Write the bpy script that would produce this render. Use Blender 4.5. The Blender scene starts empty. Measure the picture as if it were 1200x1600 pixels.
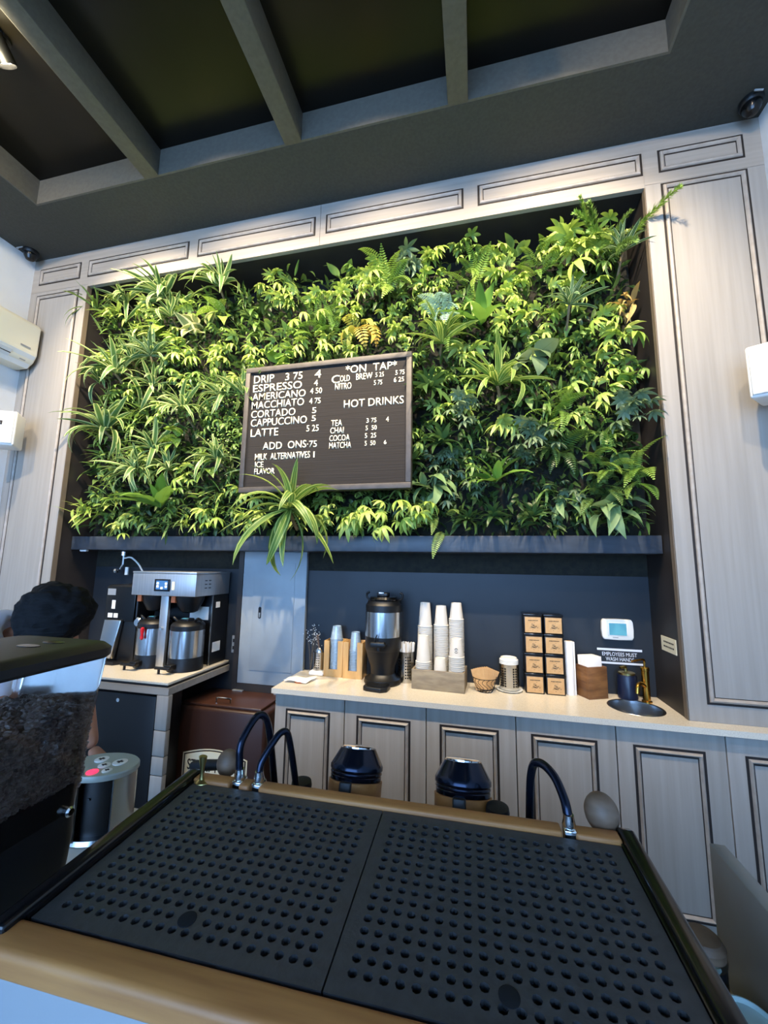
import bpy, bmesh, math, random
from mathutils import Vector, Matrix
import numpy as np
scene = bpy.context.scene
col = scene.collection
rnd = random.Random(7)
R = math.radians

# ------------------------------------------------------------------ camera
cd = bpy.data.cameras.new('camera'); cam = bpy.data.objects.new('camera', cd); col.objects.link(cam)
cd.sensor_fit = 'HORIZONTAL'; cd.sensor_width = 36.0; cd.lens = 618.1 / 1200 * 36.0; cd.clip_start = 0.02
YAW, PITCH, ROLL = -0.2269, 0.1358, 0.0158
fw = Vector((math.sin(YAW) * math.cos(PITCH), math.cos(YAW) * math.cos(PITCH), math.sin(PITCH)))
rt = Vector((math.cos(YAW), -math.sin(YAW), 0)); up = rt.cross(fw)
r2 = math.cos(ROLL) * rt + math.sin(ROLL) * up; u2 = -math.sin(ROLL) * rt + math.cos(ROLL) * up
cam.matrix_world = Matrix(((r2.x, u2.x, -fw.x, 0), (r2.y, u2.y, -fw.y, -2.3207), (r2.z, u2.z, -fw.z, 1.64), (0, 0, 0, 1)))
scene.camera = cam

# ------------------------------------------------------------------ world, daylight, exposure
w = bpy.data.worlds.new('daylight'); scene.world = w; w.use_nodes = True
bg = w.node_tree.nodes['Background']; bg.inputs[0].default_value = (0.30, 0.55, 1.0, 1); bg.inputs[1].default_value = 6.0
scene.view_settings.view_transform = 'Standard'; scene.view_settings.look = 'None'
scene.view_settings.exposure = 0.9; scene.view_settings.gamma = 1.0
scene.view_settings.use_curve_mapping = False
scene.cycles.transparent_max_bounces = 40
SPOT_W, SPOT_COL = 265.0, (1.0, 0.81, 0.57)

# ------------------------------------------------------------------ helpers
def lin(h):
    h = h.lstrip('#'); o = []
    for i in (0, 2, 4):
        c = int(h[i:i + 2], 16) / 255.0
        o.append(c / 12.92 if c <= 0.04045 else ((c + 0.055) / 1.055) ** 2.4)
    return (o[0], o[1], o[2], 1.0)

M = {}
def mat(name, colr, rough=0.5, metal=0.0, col2=None, scale=(8, 8, 8), detail=4.0, bump=0.0, spec=0.5, emit=None, estr=0.0, trans=0.0, ior=1.45, alpha=1.0, coat=0.0, lo=0.35, hi=0.65):
    m = bpy.data.materials.new(name); m.use_nodes = True; nt = m.node_tree; b = nt.nodes['Principled BSDF']
    c1 = lin(colr) if isinstance(colr, str) else colr
    b.inputs['Base Color'].default_value = c1; b.inputs['Roughness'].default_value = rough; b.inputs['Metallic'].default_value = metal
    b.inputs['Specular IOR Level'].default_value = spec; b.inputs['IOR'].default_value = ior
    b.inputs['Transmission Weight'].default_value = trans; b.inputs['Alpha'].default_value = alpha; b.inputs['Coat Weight'].default_value = coat
    if emit:
        b.inputs['Emission Color'].default_value = lin(emit); b.inputs['Emission Strength'].default_value = estr
    if col2 or bump:
        tc = nt.nodes.new('ShaderNodeTexCoord'); mp = nt.nodes.new('ShaderNodeMapping'); nz = nt.nodes.new('ShaderNodeTexNoise')
        mp.inputs['Scale'].default_value = scale; nz.inputs['Scale'].default_value = 1.0; nz.inputs['Detail'].default_value = detail
        nt.links.new(tc.outputs['Object'], mp.inputs[0]); nt.links.new(mp.outputs[0], nz.inputs[0])
        if col2:
            rp = nt.nodes.new('ShaderNodeValToRGB'); rp.color_ramp.elements[0].position = lo; rp.color_ramp.elements[1].position = hi
            rp.color_ramp.elements[0].color = c1; rp.color_ramp.elements[1].color = lin(col2) if isinstance(col2, str) else col2
            nt.links.new(nz.outputs[0], rp.inputs[0]); nt.links.new(rp.outputs[0], b.inputs['Base Color'])
        if bump:
            bp = nt.nodes.new('ShaderNodeBump'); bp.inputs['Strength'].default_value = bump; bp.inputs['Distance'].default_value = 0.01
            nt.links.new(nz.outputs[0], bp.inputs['Height']); nt.links.new(bp.outputs[0], b.inputs['Normal'])
    M[name] = m; return m

mat('mill_v', '#89847c', 0.55, col2='#9c978f', scale=(36, 36, 1.3), bump=0.05, lo=0.2, hi=0.8, detail=6)
mat('mill_h', '#89837a', 0.55, col2='#9e978d', scale=(1.3, 36, 36), bump=0.05, lo=0.2, hi=0.8, detail=6)
mat('mill_bead', '#938b81', 0.45, col2='#a39b91', scale=(20, 20, 20))
mat('glaze', '#1d1714', 0.6)
mat('edge_brown', '#6b5f50', 0.6)
mat('white_wall', '#cfd2d3', 0.75, col2='#d8dad9', scale=(3, 3, 3), bump=0.02)
mat('ceil_black', '#35352f', 0.72, col2='#3b3b35', scale=(60, 60, 60), bump=0.15)
mat('ceil_beam', '#504d45', 0.6, col2='#57544b', scale=(40, 40, 40), bump=0.1)
mat('coffer_panel', '#0f0d09', 0.28, col2='#17140f', scale=(2, 2, 2), spec=0.25)
mat('recess_dark', '#1d2026', 0.5, col2='#242930', scale=(5, 5, 5))
mat('jamb_dark', '#242120', 0.5, col2='#2d2927', scale=(6, 6, 2))
mat('navy_wall', '#191d22', 0.5, col2='#1d2228', scale=(3, 3, 3))
mat('shelf_navy', '#30363e', 0.42, col2='#383f48', scale=(8, 30, 30))
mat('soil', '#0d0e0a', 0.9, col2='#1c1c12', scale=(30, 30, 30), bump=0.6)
mat('floor_grey', '#5d5a55', 0.5, col2='#6c6862', scale=(4, 4, 4))
mat('quartz', '#d6cdbb', 0.24, col2='#bfb6a4', scale=(220, 220, 220), detail=2, lo=0.45, hi=0.75)
mat('grey_panel', '#8e979c', 0.6, col2='#97a0a5', scale=(5, 5, 5))
mat('black', '#0b0c0e', 0.42); mat('black_gloss', '#08090b', 0.18); mat('black_rubber', '#2c2d2f', 0.5, col2='#333436', scale=(60, 60, 60), bump=0.15)
mat('black_soft', '#131416', 0.6); mat('black_matt', '#15171a', 0.8, spec=0.2)
mat('steel', '#b9bbbc', 0.24, 1.0); mat('steel_h', '#c4c7c9', 0.42, 0.9, col2='#b4b8bb', scale=(160, 160, 3))
mat('steel_dark', '#34373b', 0.35, 0.8); mat('chrome', '#d8dadb', 0.08, 1.0); mat('brass', '#b58a3c', 0.25, 1.0); mat('old_brass', '#a89a63', 0.3, 1.0)
mat('sky_tint_chrome', '#212735', 0.2, 0.85); mat('cooler_brown', '#311e17', 0.34, col2='#36221a', scale=(4, 4, 4)); mat('cooler_lid', '#3d261d', 0.28)  # wands and group heads: black chrome, blue sky reflection put into its colour
mat('cream', '#d9d2b4', 0.5); mat('white_plastic', '#dcdcd6', 0.4); mat('ac_white', '#e2dcc6', 0.42); mat('speaker_white', '#c9cac6', 0.6, col2='#d2d3cf', scale=(300, 300, 300), bump=0.2)
mat('grey_mid', '#84888a', 0.5); mat('paper', '#e9e6df', 0.7); mat('cup_white', '#cbc6bb', 0.6); mat('kraft', '#b9915f', 0.75, col2='#c39c6b', scale=(40, 40, 40)); mat('ink', '#2a2522', 0.7)
mat('bamboo', '#c99a5b', 0.5, col2='#d6aa6c', scale=(30, 30, 4)); mat('grey_wood', '#7d705d', 0.65, col2='#95886f', scale=(10, 40, 40), bump=0.1)
mat('walnut', '#5e3d24', 0.45, col2='#8a6038', scale=(6, 6, 30)); mat('rail_wood', '#85552c', 0.5, col2='#a9743f', scale=(5, 60, 60), lo=0.25, hi=0.75)
mat('knob_wood', '#5e4938', 0.55, col2='#735c49', scale=(20, 20, 60)); mat('tan_band', '#a5713c', 0.5, col2='#8f5f30', scale=(20, 20, 60))
mat('screen_dark', '#0d1118', 0.15); mat('screen_blue', '#27466a', 0.2, emit='#3d6ea5', estr=0.6); mat('screen_lit', '#e8eef5', 0.3, emit='#dfe8f2', estr=0.8); mat('lcd', '#4f8b99', 0.25, emit='#4f93a6', estr=0.25)
mat('red', '#c0141e', 0.3); mat('red_glow', '#ff2a4a', 0.3, emit='#ff2a4a', estr=1.5); mat('orange', '#c4683a', 0.45); mat('lens_glow', '#fff1d6', 0.3, emit='#fff0d0', estr=25.0)
mat('navy_soap', '#141c33', 0.3); mat('letter', '#ece4c8', 0.5); mat('felt', '#191614', 0.9, col2='#1f1b19', scale=(2, 2, 120), bump=0.3); mat('board_frame', '#3a3632', 0.55, col2='#47423d', scale=(20, 20, 20))
mat('sign_white', '#cfd6e2', 0.5); mat('bean', '#5b4c45', 0.36, col2='#77675f', scale=(60, 60, 60)); mat('skin', '#a9745a', 0.5); mat('hair', '#070708', 0.75, col2='#101012', scale=(30, 30, 120), bump=0.5, spec=0.2)
mat('shirt', '#dcd8e2', 0.8); mat('apron', '#121316', 0.8); mat('jeans', '#1b2230', 0.8); mat('teal', '#b3c9c6', 0.3); mat('stem_brown', '#6d5a40', 0.7, col2='#8b7656', scale=(10, 10, 60)); mat('steel_plate', '#8f9290', 0.42, 0.45, col2='#837f77', scale=(3, 3, 3))
mat('bar_stone', '#d3cdbd', 0.3); mat('device_top', '#aab0a9', 0.4, 0.4)

def glass(name, c, rough=0.03, fac=0.75):
    m = bpy.data.materials.new(name); m.use_nodes = True; nt = m.node_tree; nt.nodes.clear()
    o = nt.nodes.new('ShaderNodeOutputMaterial'); t = nt.nodes.new('ShaderNodeBsdfTransparent'); g = nt.nodes.new('ShaderNodeBsdfGlossy'); mx = nt.nodes.new('ShaderNodeMixShader'); fr = nt.nodes.new('ShaderNodeFresnel')
    t.inputs[0].default_value = c; g.inputs[1].default_value = rough; fr.inputs[0].default_value = 1.45
    ad = nt.nodes.new('ShaderNodeMath'); ad.operation = 'ADD'; ad.inputs[1].default_value = fac; nt.links.new(fr.outputs[0], ad.inputs[0])
    nt.links.new(ad.outputs[0], mx.inputs[0]); nt.links.new(t.outputs[0], mx.inputs[1]); nt.links.new(g.outputs[0], mx.inputs[2]); nt.links.new(mx.outputs[0], o.inputs[0]); M[name] = m
glass('hopper_clear', (0.93, 0.95, 0.96, 1), 0.08, 0.04)
mat('pet_clear', '#a9bac4', 0.14, 0.15, col2='#93a7b4', scale=(30, 30, 300))

class MB:
    def __init__(s): s.v = []; s.f = []
    def add(s, vs, fs):
        n = len(s.v); s.v += [tuple(x) for x in vs]; s.f += [tuple(i + n for i in f) for f in fs]; return s
    def box(s, x0, x1, y0, y1, z0, z1, mtx=None):
        vs = [Vector(p) for p in ((x0, y0, z0), (x1, y0, z0), (x1, y1, z0), (x0, y1, z0), (x0, y0, z1), (x1, y0, z1), (x1, y1, z1), (x0, y1, z1))]
        if mtx: vs = [mtx @ p for p in vs]
        return s.add(vs, [(0, 3, 2, 1), (4, 5, 6, 7), (0, 1, 5, 4), (1, 2, 6, 5), (2, 3, 7, 6), (3, 0, 4, 7)])
    def rings(s, rings, cap0=True, cap1=True):
        k = len(rings[0]); n = len(s.v)
        for r in rings: s.v += [tuple(p) for p in r]
        for i in range(len(rings) - 1):
            for j in range(k):
                a = n + i * k + j; b = n + i * k + (j + 1) % k
                s.f.append((a, b, b + k, a + k))
        if cap0: s.f.append(tuple(n + j for j in reversed(range(k))))
        if cap1: s.f.append(tuple(n + (len(rings) - 1) * k + j for j in range(k)))
        return s
    def lathe(s, prof, c=(0, 0, 0), seg=24, mtx=None, cap0=True, cap1=True, sx=1, sy=1):
        rs = []
        for r, z in prof:
            ring = [Vector((c[0] + sx * r * math.cos(2 * math.pi * j / seg), c[1] + sy * r * math.sin(2 * math.pi * j / seg), c[2] + z)) for j in range(seg)]
            if mtx: ring = [mtx @ p for p in ring]
            rs.append(ring)
        return s.rings(rs, cap0, cap1)
    def tube(s, pts, r, seg=8, cap=True):
        pts = [Vector(p) for p in pts]; rs = []; n = len(pts); nrm = None
        for i, p in enumerate(pts):
            t = (pts[min(i + 1, n - 1)] - pts[max(i - 1, 0)]).normalized()
            if nrm is None:
                nrm = t.orthogonal().normalized()
            else:
                nrm = (nrm - nrm.dot(t) * t).normalized()
            bn = t.cross(nrm); rr = r[i] if isinstance(r, (list, tuple)) else r
            rs.append([p + rr * (math.cos(2 * math.pi * j / seg) * nrm + math.sin(2 * math.pi * j / seg) * bn) for j in range(seg)])
        return s.rings(rs, cap, cap)
    def cyl(s, p0, p1, r, seg=16): return s.tube([p0, p1], r, seg)
    def prism(s, poly, y0, y1, axis='y'):
        def P(a, b, t): return (a, t, b) if axis == 'y' else ((t, a, b) if axis == 'x' else (a, b, t))
        return s.rings([[P(a, b, y0) for a, b in poly], [P(a, b, y1) for a, b in poly]])
    def build(s, name, m, parent=None, bevel=0.0, smooth=False, seg=2):
        me = bpy.data.meshes.new(name); me.from_pydata(s.v, [], s.f); me.update()
        bm = bmesh.new(); bm.from_mesh(me)
        if bevel: bmesh.ops.bevel(bm, geom=bm.edges[:], offset=bevel, segments=seg, profile=0.5, affect='EDGES', clamp_overlap=True)
        bmesh.ops.recalc_face_normals(bm, faces=bm.faces[:]); bm.to_mesh(me); bm.free()
        if smooth or bevel:
            me.polygons.foreach_set('use_smooth', [True] * len(me.polygons)); me.set_sharp_from_angle(angle=R(35 if not bevel else 50))
        if m: me.materials.append(M[m] if isinstance(m, str) else m)
        o = bpy.data.objects.new(name, me); col.objects.link(o)
        if parent: o.parent = parent
        return o

def spline(pts, n=8):
    P = [Vector(p) for p in pts]; P = [2 * P[0] - P[1]] + P + [2 * P[-1] - P[-2]]; out = []
    for i in range(1, len(P) - 2):
        for k in range(n):
            t = k / n; a, b, c, d = P[i - 1], P[i], P[i + 1], P[i + 2]
            out.append(0.5 * ((2 * b) + (c - a) * t + (2 * a - 5 * b + 4 * c - d) * t * t + (3 * b - a - 3 * c + d) * t ** 3))
    out.append(P[-2]); return out

def tag(o, label=None, cat=None, group=None, kind=None):
    if label: o['label'] = label
    if cat: o['category'] = cat
    if group: o['group'] = group
    if kind: o['kind'] = kind
    return o
def thing(name, label, cat, loc=(0, 0, 0), rotz=0.0, group=None, kind=None):
    o = bpy.data.objects.new(name, None); col.objects.link(o); o.location = loc; o.rotation_euler = (0, 0, rotz); o.empty_display_size = 0.05
    return tag(o, label, cat, group, kind)
def copy_tree(o, parent=None):
    c = o.copy(); col.objects.link(c); c.parent = parent
    for ch in o.children: copy_tree(ch, c)
    return c
def struct(name, label=None):
    o = bpy.data.objects.new(name, None); col.objects.link(o); o['kind'] = 'structure'
    if label: o['label'] = label
    return o
def text(s, width, cap, m, parent, name='lettering', depth=0.002, bold=0.0):
    c = bpy.data.curves.new('t', 'FONT'); c.body = s; c.size = 1.0; c.extrude = 0.0; c.offset = bold; c.resolution_u = 3
    o = bpy.data.objects.new('t', c); col.objects.link(o); bpy.context.view_layer.update()
    me = bpy.data.meshes.new_from_object(o.evaluated_get(bpy.context.evaluated_depsgraph_get())); bpy.data.objects.remove(o); bpy.data.curves.remove(c)
    co = np.empty(len(me.vertices) * 3); me.vertices.foreach_get('co', co); co = co.reshape(-1, 3)
    x0, x1 = co[:, 0].min(), co[:, 0].max(); hcap = 0.70
    sx = width / max(1e-6, x1 - x0); sz = cap / hcap
    out = np.stack([(co[:, 0] - x0) * sx, np.zeros(len(co)), co[:, 1] * sz], 1)
    me.vertices.foreach_set('co', out.astype(np.float32).ravel()); me.update(); me.name = name
    bm = bmesh.new(); bm.from_mesh(me)
    g = bmesh.ops.extrude_face_region(bm, geom=bm.faces[:]); vs = [e for e in g['geom'] if isinstance(e, bmesh.types.BMVert)]
    bmesh.ops.translate(bm, verts=vs, vec=(0, -depth, 0)); bmesh.ops.recalc_face_normals(bm, faces=bm.faces[:]); bm.to_mesh(me); bm.free()
    me.materials.append(M[m]); ob = bpy.data.objects.new(name, me); col.objects.link(ob); ob.parent = parent
    return ob

# ------------------------------------------------------------------ room shell
XL, XR, XLR, XRR, ZP, ZRT, YB = -3.635, 1.593, -3.04, 1.001, 4.1786, 3.8586, 0.355   # walls, recess sides, soffit, recess top, recess back
YF = -5.6
s = struct('floor'); MB().box(XL - 0.1, XR + 0.1, YF - 0.1, 0.6, -0.06, 0).build('floor_slab', 'floor_grey', s)
s = struct('wall_left'); MB().box(XL - 0.12, XL, YF, 0.6, 0, 4.6).build('plaster', 'white_wall', s)
s = struct('wall_right'); MB().box(XR, XR + 0.12, YF, 0.6, 0, 4.6).build('plaster', 'white_wall', s)
s = struct('wall_front')
MB().box(XL, -3.2, YF - 0.15, YF, 0, 4.6).box(1.2, XR, YF - 0.15, YF, 0, 4.6).box(-3.2, 1.2, YF - 0.15, YF, 3.7, 4.6).box(-3.2, 1.2, YF - 0.15, YF, 0, 0.35).build('plaster', 'white_wall', s)
for i, x in enumerate((-3.2, -1.7, -0.25, 1.14)): MB().box(x, x + 0.06, YF - 0.1, YF - 0.04, 0.35, 3.7).build('window_mullion', 'black', s)
# ceiling: soffit with coffers
s = struct('ceiling')
cx0, cx1, cy0, cy1, zc = -3.05, 0.98, -4.4, -0.418, 4.372
MB().box(XL, XR, cy1, 0.6, ZP, 4.6).build('soffit', 'ceil_black', s)
MB().box(XL, XR, YF, cy0, ZP, 4.6).build('soffit', 'ceil_black', s)
MB().box(XL, cx0, cy0, cy1, ZP, 4.6).build('soffit', 'ceil_black', s)
MB().box(cx1, XR, cy0, cy1, ZP, 4.6).build('soffit', 'ceil_black', s)
bx = [cx0, -2.06, -1.04, -0.055, cx1]
for a, b in zip(bx[:-1], bx[1:]):
    MB().box(a, b, cy0, cy1, zc, zc + 0.02).build('coffer_panel', 'coffer_panel', s)
for x in bx[1:-1]:
    MB().box(x - 0.055, x + 0.055, cy0, cy1, ZP, zc).build('beam', 'ceil_beam', s, bevel=0.004)
MB().box(cx0, cx1, cy1 - 0.012, cy1 + 0.001, ZP + 0.001, zc).build('coffer_lining', 'ceil_beam', s)
MB().box(cx0 - 0.001, cx0 + 0.012, cy0, cy1 - 0.012, ZP + 0.001, zc).build('coffer_lining', 'ceil_beam', s)
MB().box(cx1 - 0.012, cx1 + 0.001, cy0, cy1 - 0.012, ZP + 0.001, zc).build('coffer_lining', 'ceil_beam', s)

# back wall millwork with an opening for the living wall
s = struct('wall_back', 'grey-washed panelled millwork framing the living wall')
T = 0.03
MB().box(XLR - 0.001, XRR + 0.001, 0, T, ZRT, ZP).build('rail', 'mill_h', s)
MB().box(XL, XLR, 0, T, 3.875, ZP).build('rail', 'mill_h', s)
MB().box(XRR, XR, 0, T, 3.875, ZP).build('rail', 'mill_h', s)
MB().box(XL, XLR, 0, T, 0.0, 3.873).build('stile', 'mill_v', s)
MB().box(XRR, XR, 0, T, 0.9202, 3.873).build('stile', 'mill_v', s)
MB().box(XRR, XR, 0, T, 0.0, 0.885).build('stile', 'mill_v', s)
MB().box(XLR - 0.002, XLR + 0.004, 0.0, 0.035, 0.0, ZRT).build('edge_strip', 'edge_brown', s)
MB().box(XRR - 0.004, XRR + 0.002, 0.0, 0.035, 0.921, ZRT).build('edge_strip', 'edge_brown', s)
MB().box(XLR - 0.05, XLR, T, YB + 0.02, 0, ZRT + 0.05).build('recess_side', 'jamb_dark', s)
MB().box(XRR, XRR + 0.05, T, YB + 0.02, 0, ZRT + 0.05).build('recess_side', 'jamb_dark', s)
MB().box(XLR, XRR, T, YB + 0.02, ZRT, ZRT + 0.05).build('recess_top', 'jamb_dark', s)
MB().box(XLR, XRR, YB, YB + 0.05, 1.6, ZRT + 0.05).build('recess_back', 'soil', s)
MB().box(XLR, XRR, YB, YB + 0.05, 0, 1.6).build('alcove_back', 'navy_wall', s)

def molding(x0, x1, z0, z1, y, parent, w=0.022, name='molding', fieldmat=None):
    """bead frame with glazed grooves, standing on the plane at y (facing -y)"""
    g = MB()
    for a, b, c, d in ((x0 - 0.003, x1 + 0.003, z1 - 0.008, z1 + 0.003), (x0 - 0.003, x1 + 0.003, z0 - 0.002, z0 + 0.008), (x0 - 0.003, x0 + 0.008, z0 + 0.008, z1 - 0.008), (x1 - 0.008, x1 + 0.003, z0 + 0.008, z1 - 0.008)):
        g.box(a, b, y - 0.0018, y + 0.002, c, d)
    i0 = 0.008 + w
    for a, b, c, d in ((x0 + i0, x1 - i0, z1 - i0 - 0.008, z1 - i0), (x0 + i0, x0 + i0 + 0.004, z0 + i0, z1 - i0 - 0.005), (x1 - i0 - 0.004, x1 - i0, z0 + i0, z1 - i0 - 0.005), (x0 + i0 + 0.004, x1 - i0 - 0.004, z0 + i0, z0 + i0 + 0.003)):
        g.box(a, b, y - 0.0014, y + 0.002, c, d)
    k = MB(); a = 0.008
    prof = [(0, 0), (0.003, 0.008), (w * 0.5, 0.013), (w - 0.003, 0.007), (w, 0)]
    rects = [(x0 + a + o, x1 - a - o, z0 + a + o, z1 - a - o, y - h) for o, h in prof]
    rings = [[(r[0], r[4], r[2]), (r[1], r[4], r[2]), (r[1], r[4], r[3]), (r[0], r[4], r[3])] for r in rects]
    k.rings(rings, False, False)
    f = k.build(name, 'mill_bead', parent, smooth=True); g.build('glaze_line', 'glaze', f)
    return f
MB().box(XL - 0.1, XR + 0.1, YB + 0.05, YB + 0.12, 0, 4.6).build('leak_block', 'white_wall', s)  # unseen slab added behind the millwork to block light leaks
for a, b in ((-3.56, -3.133), (-3.05, -2.103), (-2.02, -1.068), (-0.985, -0.042), (0.053, 0.994), (1.083, 1.505)):
    molding(a, b, 3.942, 4.086, 0.0, s)
molding(-3.56, -3.125, 0.2, 3.842, 0.0, s)
molding(1.086, 1.508, 1.004, 3.864, 0.0, s)
for x in (-1.03, ): MB().box(x - 0.001, x + 0.001, -0.0008, 0.001, ZRT, ZP).build('seam', 'glaze', s)

# shelf under the plants
MB().box(XLR + 0.004, XRR - 0.005, 0.122, YB, 1.7295, 1.8297).build('plant_ledge', 'shelf_navy', None, bevel=0.003)
tag(bpy.data.objects['plant_ledge'], 'long dark navy ledge running under the living wall', 'shelf')
t = thing('under_shelf_light', 'thin pale strip light under left end of navy ledge', 'light', (-2.95, 0.16, 1.729))
MB().box(-0.03, 0.03, -0.012, 0.012, -0.012, 0).build('housing', 'white_plastic', t, bevel=0.002); MB().box(-0.025, 0.025, -0.009, 0.009, -0.015, -0.012).build('diffuser', 'grey_mid', t)

# ------------------------------------------------------------------ ceiling lamps (spots, with one unseen addition)
def spot_lamp(x, y, z, tgt, label, watts):
    t = thing('ceiling_spotlight', label, 'lamp', (x, y, z), 0, 'spotlights aimed at the living wall')
    d = (Vector(tgt) - Vector((x, y, z))).normalized(); q = d.to_track_quat('-Z', 'Y').to_matrix().to_4x4()
    MB().cyl((0, 0, zc - z), (0, 0, 0.05), 0.008, 8).build('stem', 'black', t); MB().lathe([(0.035, zc - z - 0.02), (0.035, zc - z)], seg=16).build('mounting_plate', 'black', t)
    h = MB().lathe([(0.03, 0.075), (0.04, 0.07), (0.046, -0.05), (0.046, -0.056), (0.042, -0.056), (0.038, -0.03)], seg=20, mtx=q, cap1=False).build('lamp_head', 'black', t, smooth=True)
    MB().lathe([(0.0385, -0.036), (0.0385, -0.03)], seg=20, mtx=q).build('lens', 'lens_glow', t)
    L = bpy.data.lights.new('spot_beam', 'SPOT'); L.energy = watts; L.color = SPOT_COL; L.spot_size = R(83); L.spot_blend = 0.9; L.shadow_soft_size = 0.03
    lo = bpy.data.objects.new('spot_beam', L); col.objects.link(lo); lo.parent = t; lo.location = d * 0.06; lo.rotation_euler = d.to_track_quat('-Z', 'Y').to_euler()
spot_lamp(-2.39, -1.09, 4.29, (-2.4, 0.1, 2.95), 'lit ceiling spotlight at the top left edge of the picture', SPOT_W)
bl = bpy.data.lights.new('lamp_spill', 'POINT'); bl.energy = 5.0; bl.color = (1.0, 0.85, 0.5); bl.shadow_soft_size = 0.04; bo = bpy.data.objects.new('lamp_spill', bl); col.objects.link(bo); bo.parent = bpy.data.objects['ceiling_spotlight']; bo.location = (0.05, -0.06, -0.09)
for x in (-1.55, -0.55, 0.45): spot_lamp(x, -1.42, 4.26, (x, 0.1, 2.95), 'black ceiling spotlight in a coffer above the top of the picture', SPOT_W)
spot_lamp(-2.55, -2.5, 4.26, (-3.5, -0.2, 3.0), 'black ceiling spotlight aimed at the left wall from above the picture', SPOT_W * 0.55)
spot_lamp(0.5, -2.5, 4.26, (1.4, -0.1, 3.0), 'unseen spotlight added above the picture to light the right wall', SPOT_W * 0.35)  # unseen lamp, added to brighten the right wall

# ------------------------------------------------------------------ base cabinets and worktop
DY = -0.056
edges = [-1.165, -0.734, -0.271, 0.191, 0.657, 1.117, XR - 0.003]
dlab = ['beside the brown cooler', 'second door from the brown cooler', 'below the white paper cups', 'below the coffee tins', 'below the sink, left of the last door', 'at the right wall, under the panelled stile']
for i in range(6):
    a, b = edges[i], edges[i + 1]
    t = thing('base_cabinet', 'grey-washed base cabinet with beaded door ' + dlab[i], 'cabinet', ((a + b) / 2, 0, 0), 0, 'base cabinets under the quartz worktop')
    h = (b - a) / 2
    MB().box(-h + 0.001, h - 0.001, DY + 0.022, 0.33 if i < 5 else -0.002, 0.07, 0.884 if i != 4 else 0.77).build('body', 'mill_v', t)
    MB().box(-h + 0.001, h - 0.001, DY + 0.07, 0.32 if i < 5 else -0.003, 0.0, 0.07).build('toe_kick', 'black_soft', t)
    d = MB().box(-h + 0.0025, h - 0.0025, DY, DY + 0.02, 0.03, 0.882).build('door', 'mill_v', t, bevel=0.0015)
    molding(-h + 0.075, h - 0.088, 0.085, 0.803, DY, d, 0.018)
bm_top = MB()
t = thing('worktop', 'speckled cream quartz worktop with round sink cut-out', 'countertop')
# worktop as a ring of quads around the sink hole
SX, SY, SR = 0.815, 0.135, 0.124
def worktop():
    x0, x1, y0, y1, z0, z1 = -1.177, XRR, -0.0862, YB, 0.892, 0.92; n = 48
    outer = []; inner = []
    sq = 0.2
    for k in range(n):
        a = 2 * math.pi * k / n; c, q = math.cos(a), math.sin(a); m = max(abs(c), abs(q)); 
        outer.append((SX + 0.18 * c / m, SY + 0.18 * q / m)); inner.append((SX + SR * c, SY + SR * q))
    b = MB()
    for (z, flip) in ((z1, False), (z0, True)):
        vs = [(x, y, z) for x, y in outer] + [(x, y, z) for x, y in inner]
        b.add(vs, [(k, (k + 1) % n, n + (k + 1) % n, n + k) for k in range(n)])
        ax0, ax1, ay0, ay1 = SX - 0.18, SX + 0.18, SY - 0.18, SY + 0.18
        for (p, q_, r_, s_) in ((x0, ax0, y0, y1), (ax1, x1, y0, y1), (ax0, ax1, y0, ay0), (ax0, ax1, ay1, y1)):
            b.add([(p, r_, z), (q_, r_, z), (q_, s_, z), (p, s_, z)], [(0, 1, 2, 3)])
    b.add([(x, y, z0) for x, y in inner] + [(x, y, z1) for x, y in inner], [(k, (k + 1) % n, n + (k + 1) % n, n + k) for k in range(n)])
    per = [(x0, y0), (x1, y0), (x1, y1), (x0, y1)]
    b.add([(x, y, z0) for x, y in per] + [(x, y, z1) for x, y in per], [(k, (k + 1) % 4, 4 + (k + 1) % 4, 4 + k) for k in range(4)])
    return b
worktop().build('slab', 'quartz', t)
MB().box(XRR, XR - 0.002, -0.0862, -0.001, 0.892, 0.92).build('slab_end', 'quartz', t)
t = thing('hand_sink', 'small round brushed steel hand sink set into the worktop', 'sink', (SX, SY, 0.92))
MB().lathe([(0.03, -0.135), (0.085, -0.13), (0.112, -0.10), (0.118, -0.02), (0.1205, 0.0005), (0.133, 0.0015), (0.134, 0.0002)], seg=40, cap1=False).build('bowl', 'steel', t, smooth=True)
MB().lathe([(0.028, -0.134), (0.028, -0.131), (0.02, -0.130)], seg=20).build('drain', 'chrome', t, smooth=True)

# faucet
t = thing('sink_faucet', 'slim brushed brass faucet behind the round sink', 'faucet', (0.912, 0.25, 0.92), R(25))
MB().lathe([(0.026, 0), (0.026, 0.006), (0.019, 0.01), (0.019, 0.165), (0.022, 0.168), (0.022, 0.182), (0.018, 0.186)], seg=24).build('body', 'brass', t, smooth=True)
MB().tube(spline([(-0.012, -0.005, 0.085), (-0.05, -0.02, 0.105), (-0.085, -0.035, 0.10), (-0.098, -0.04, 0.06)], 6), 0.0105, 12).build('spout', 'brass', t, smooth=True)
MB().tube(spline([(0, 0, 0.185), (0, 0, 0.215), (-0.012, -0.003, 0.226), (-0.06, -0.012, 0.226), (-0.10, -0.02, 0.224)], 6), 0.0055, 10).build('lever', 'brass', t, smooth=True)

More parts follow.
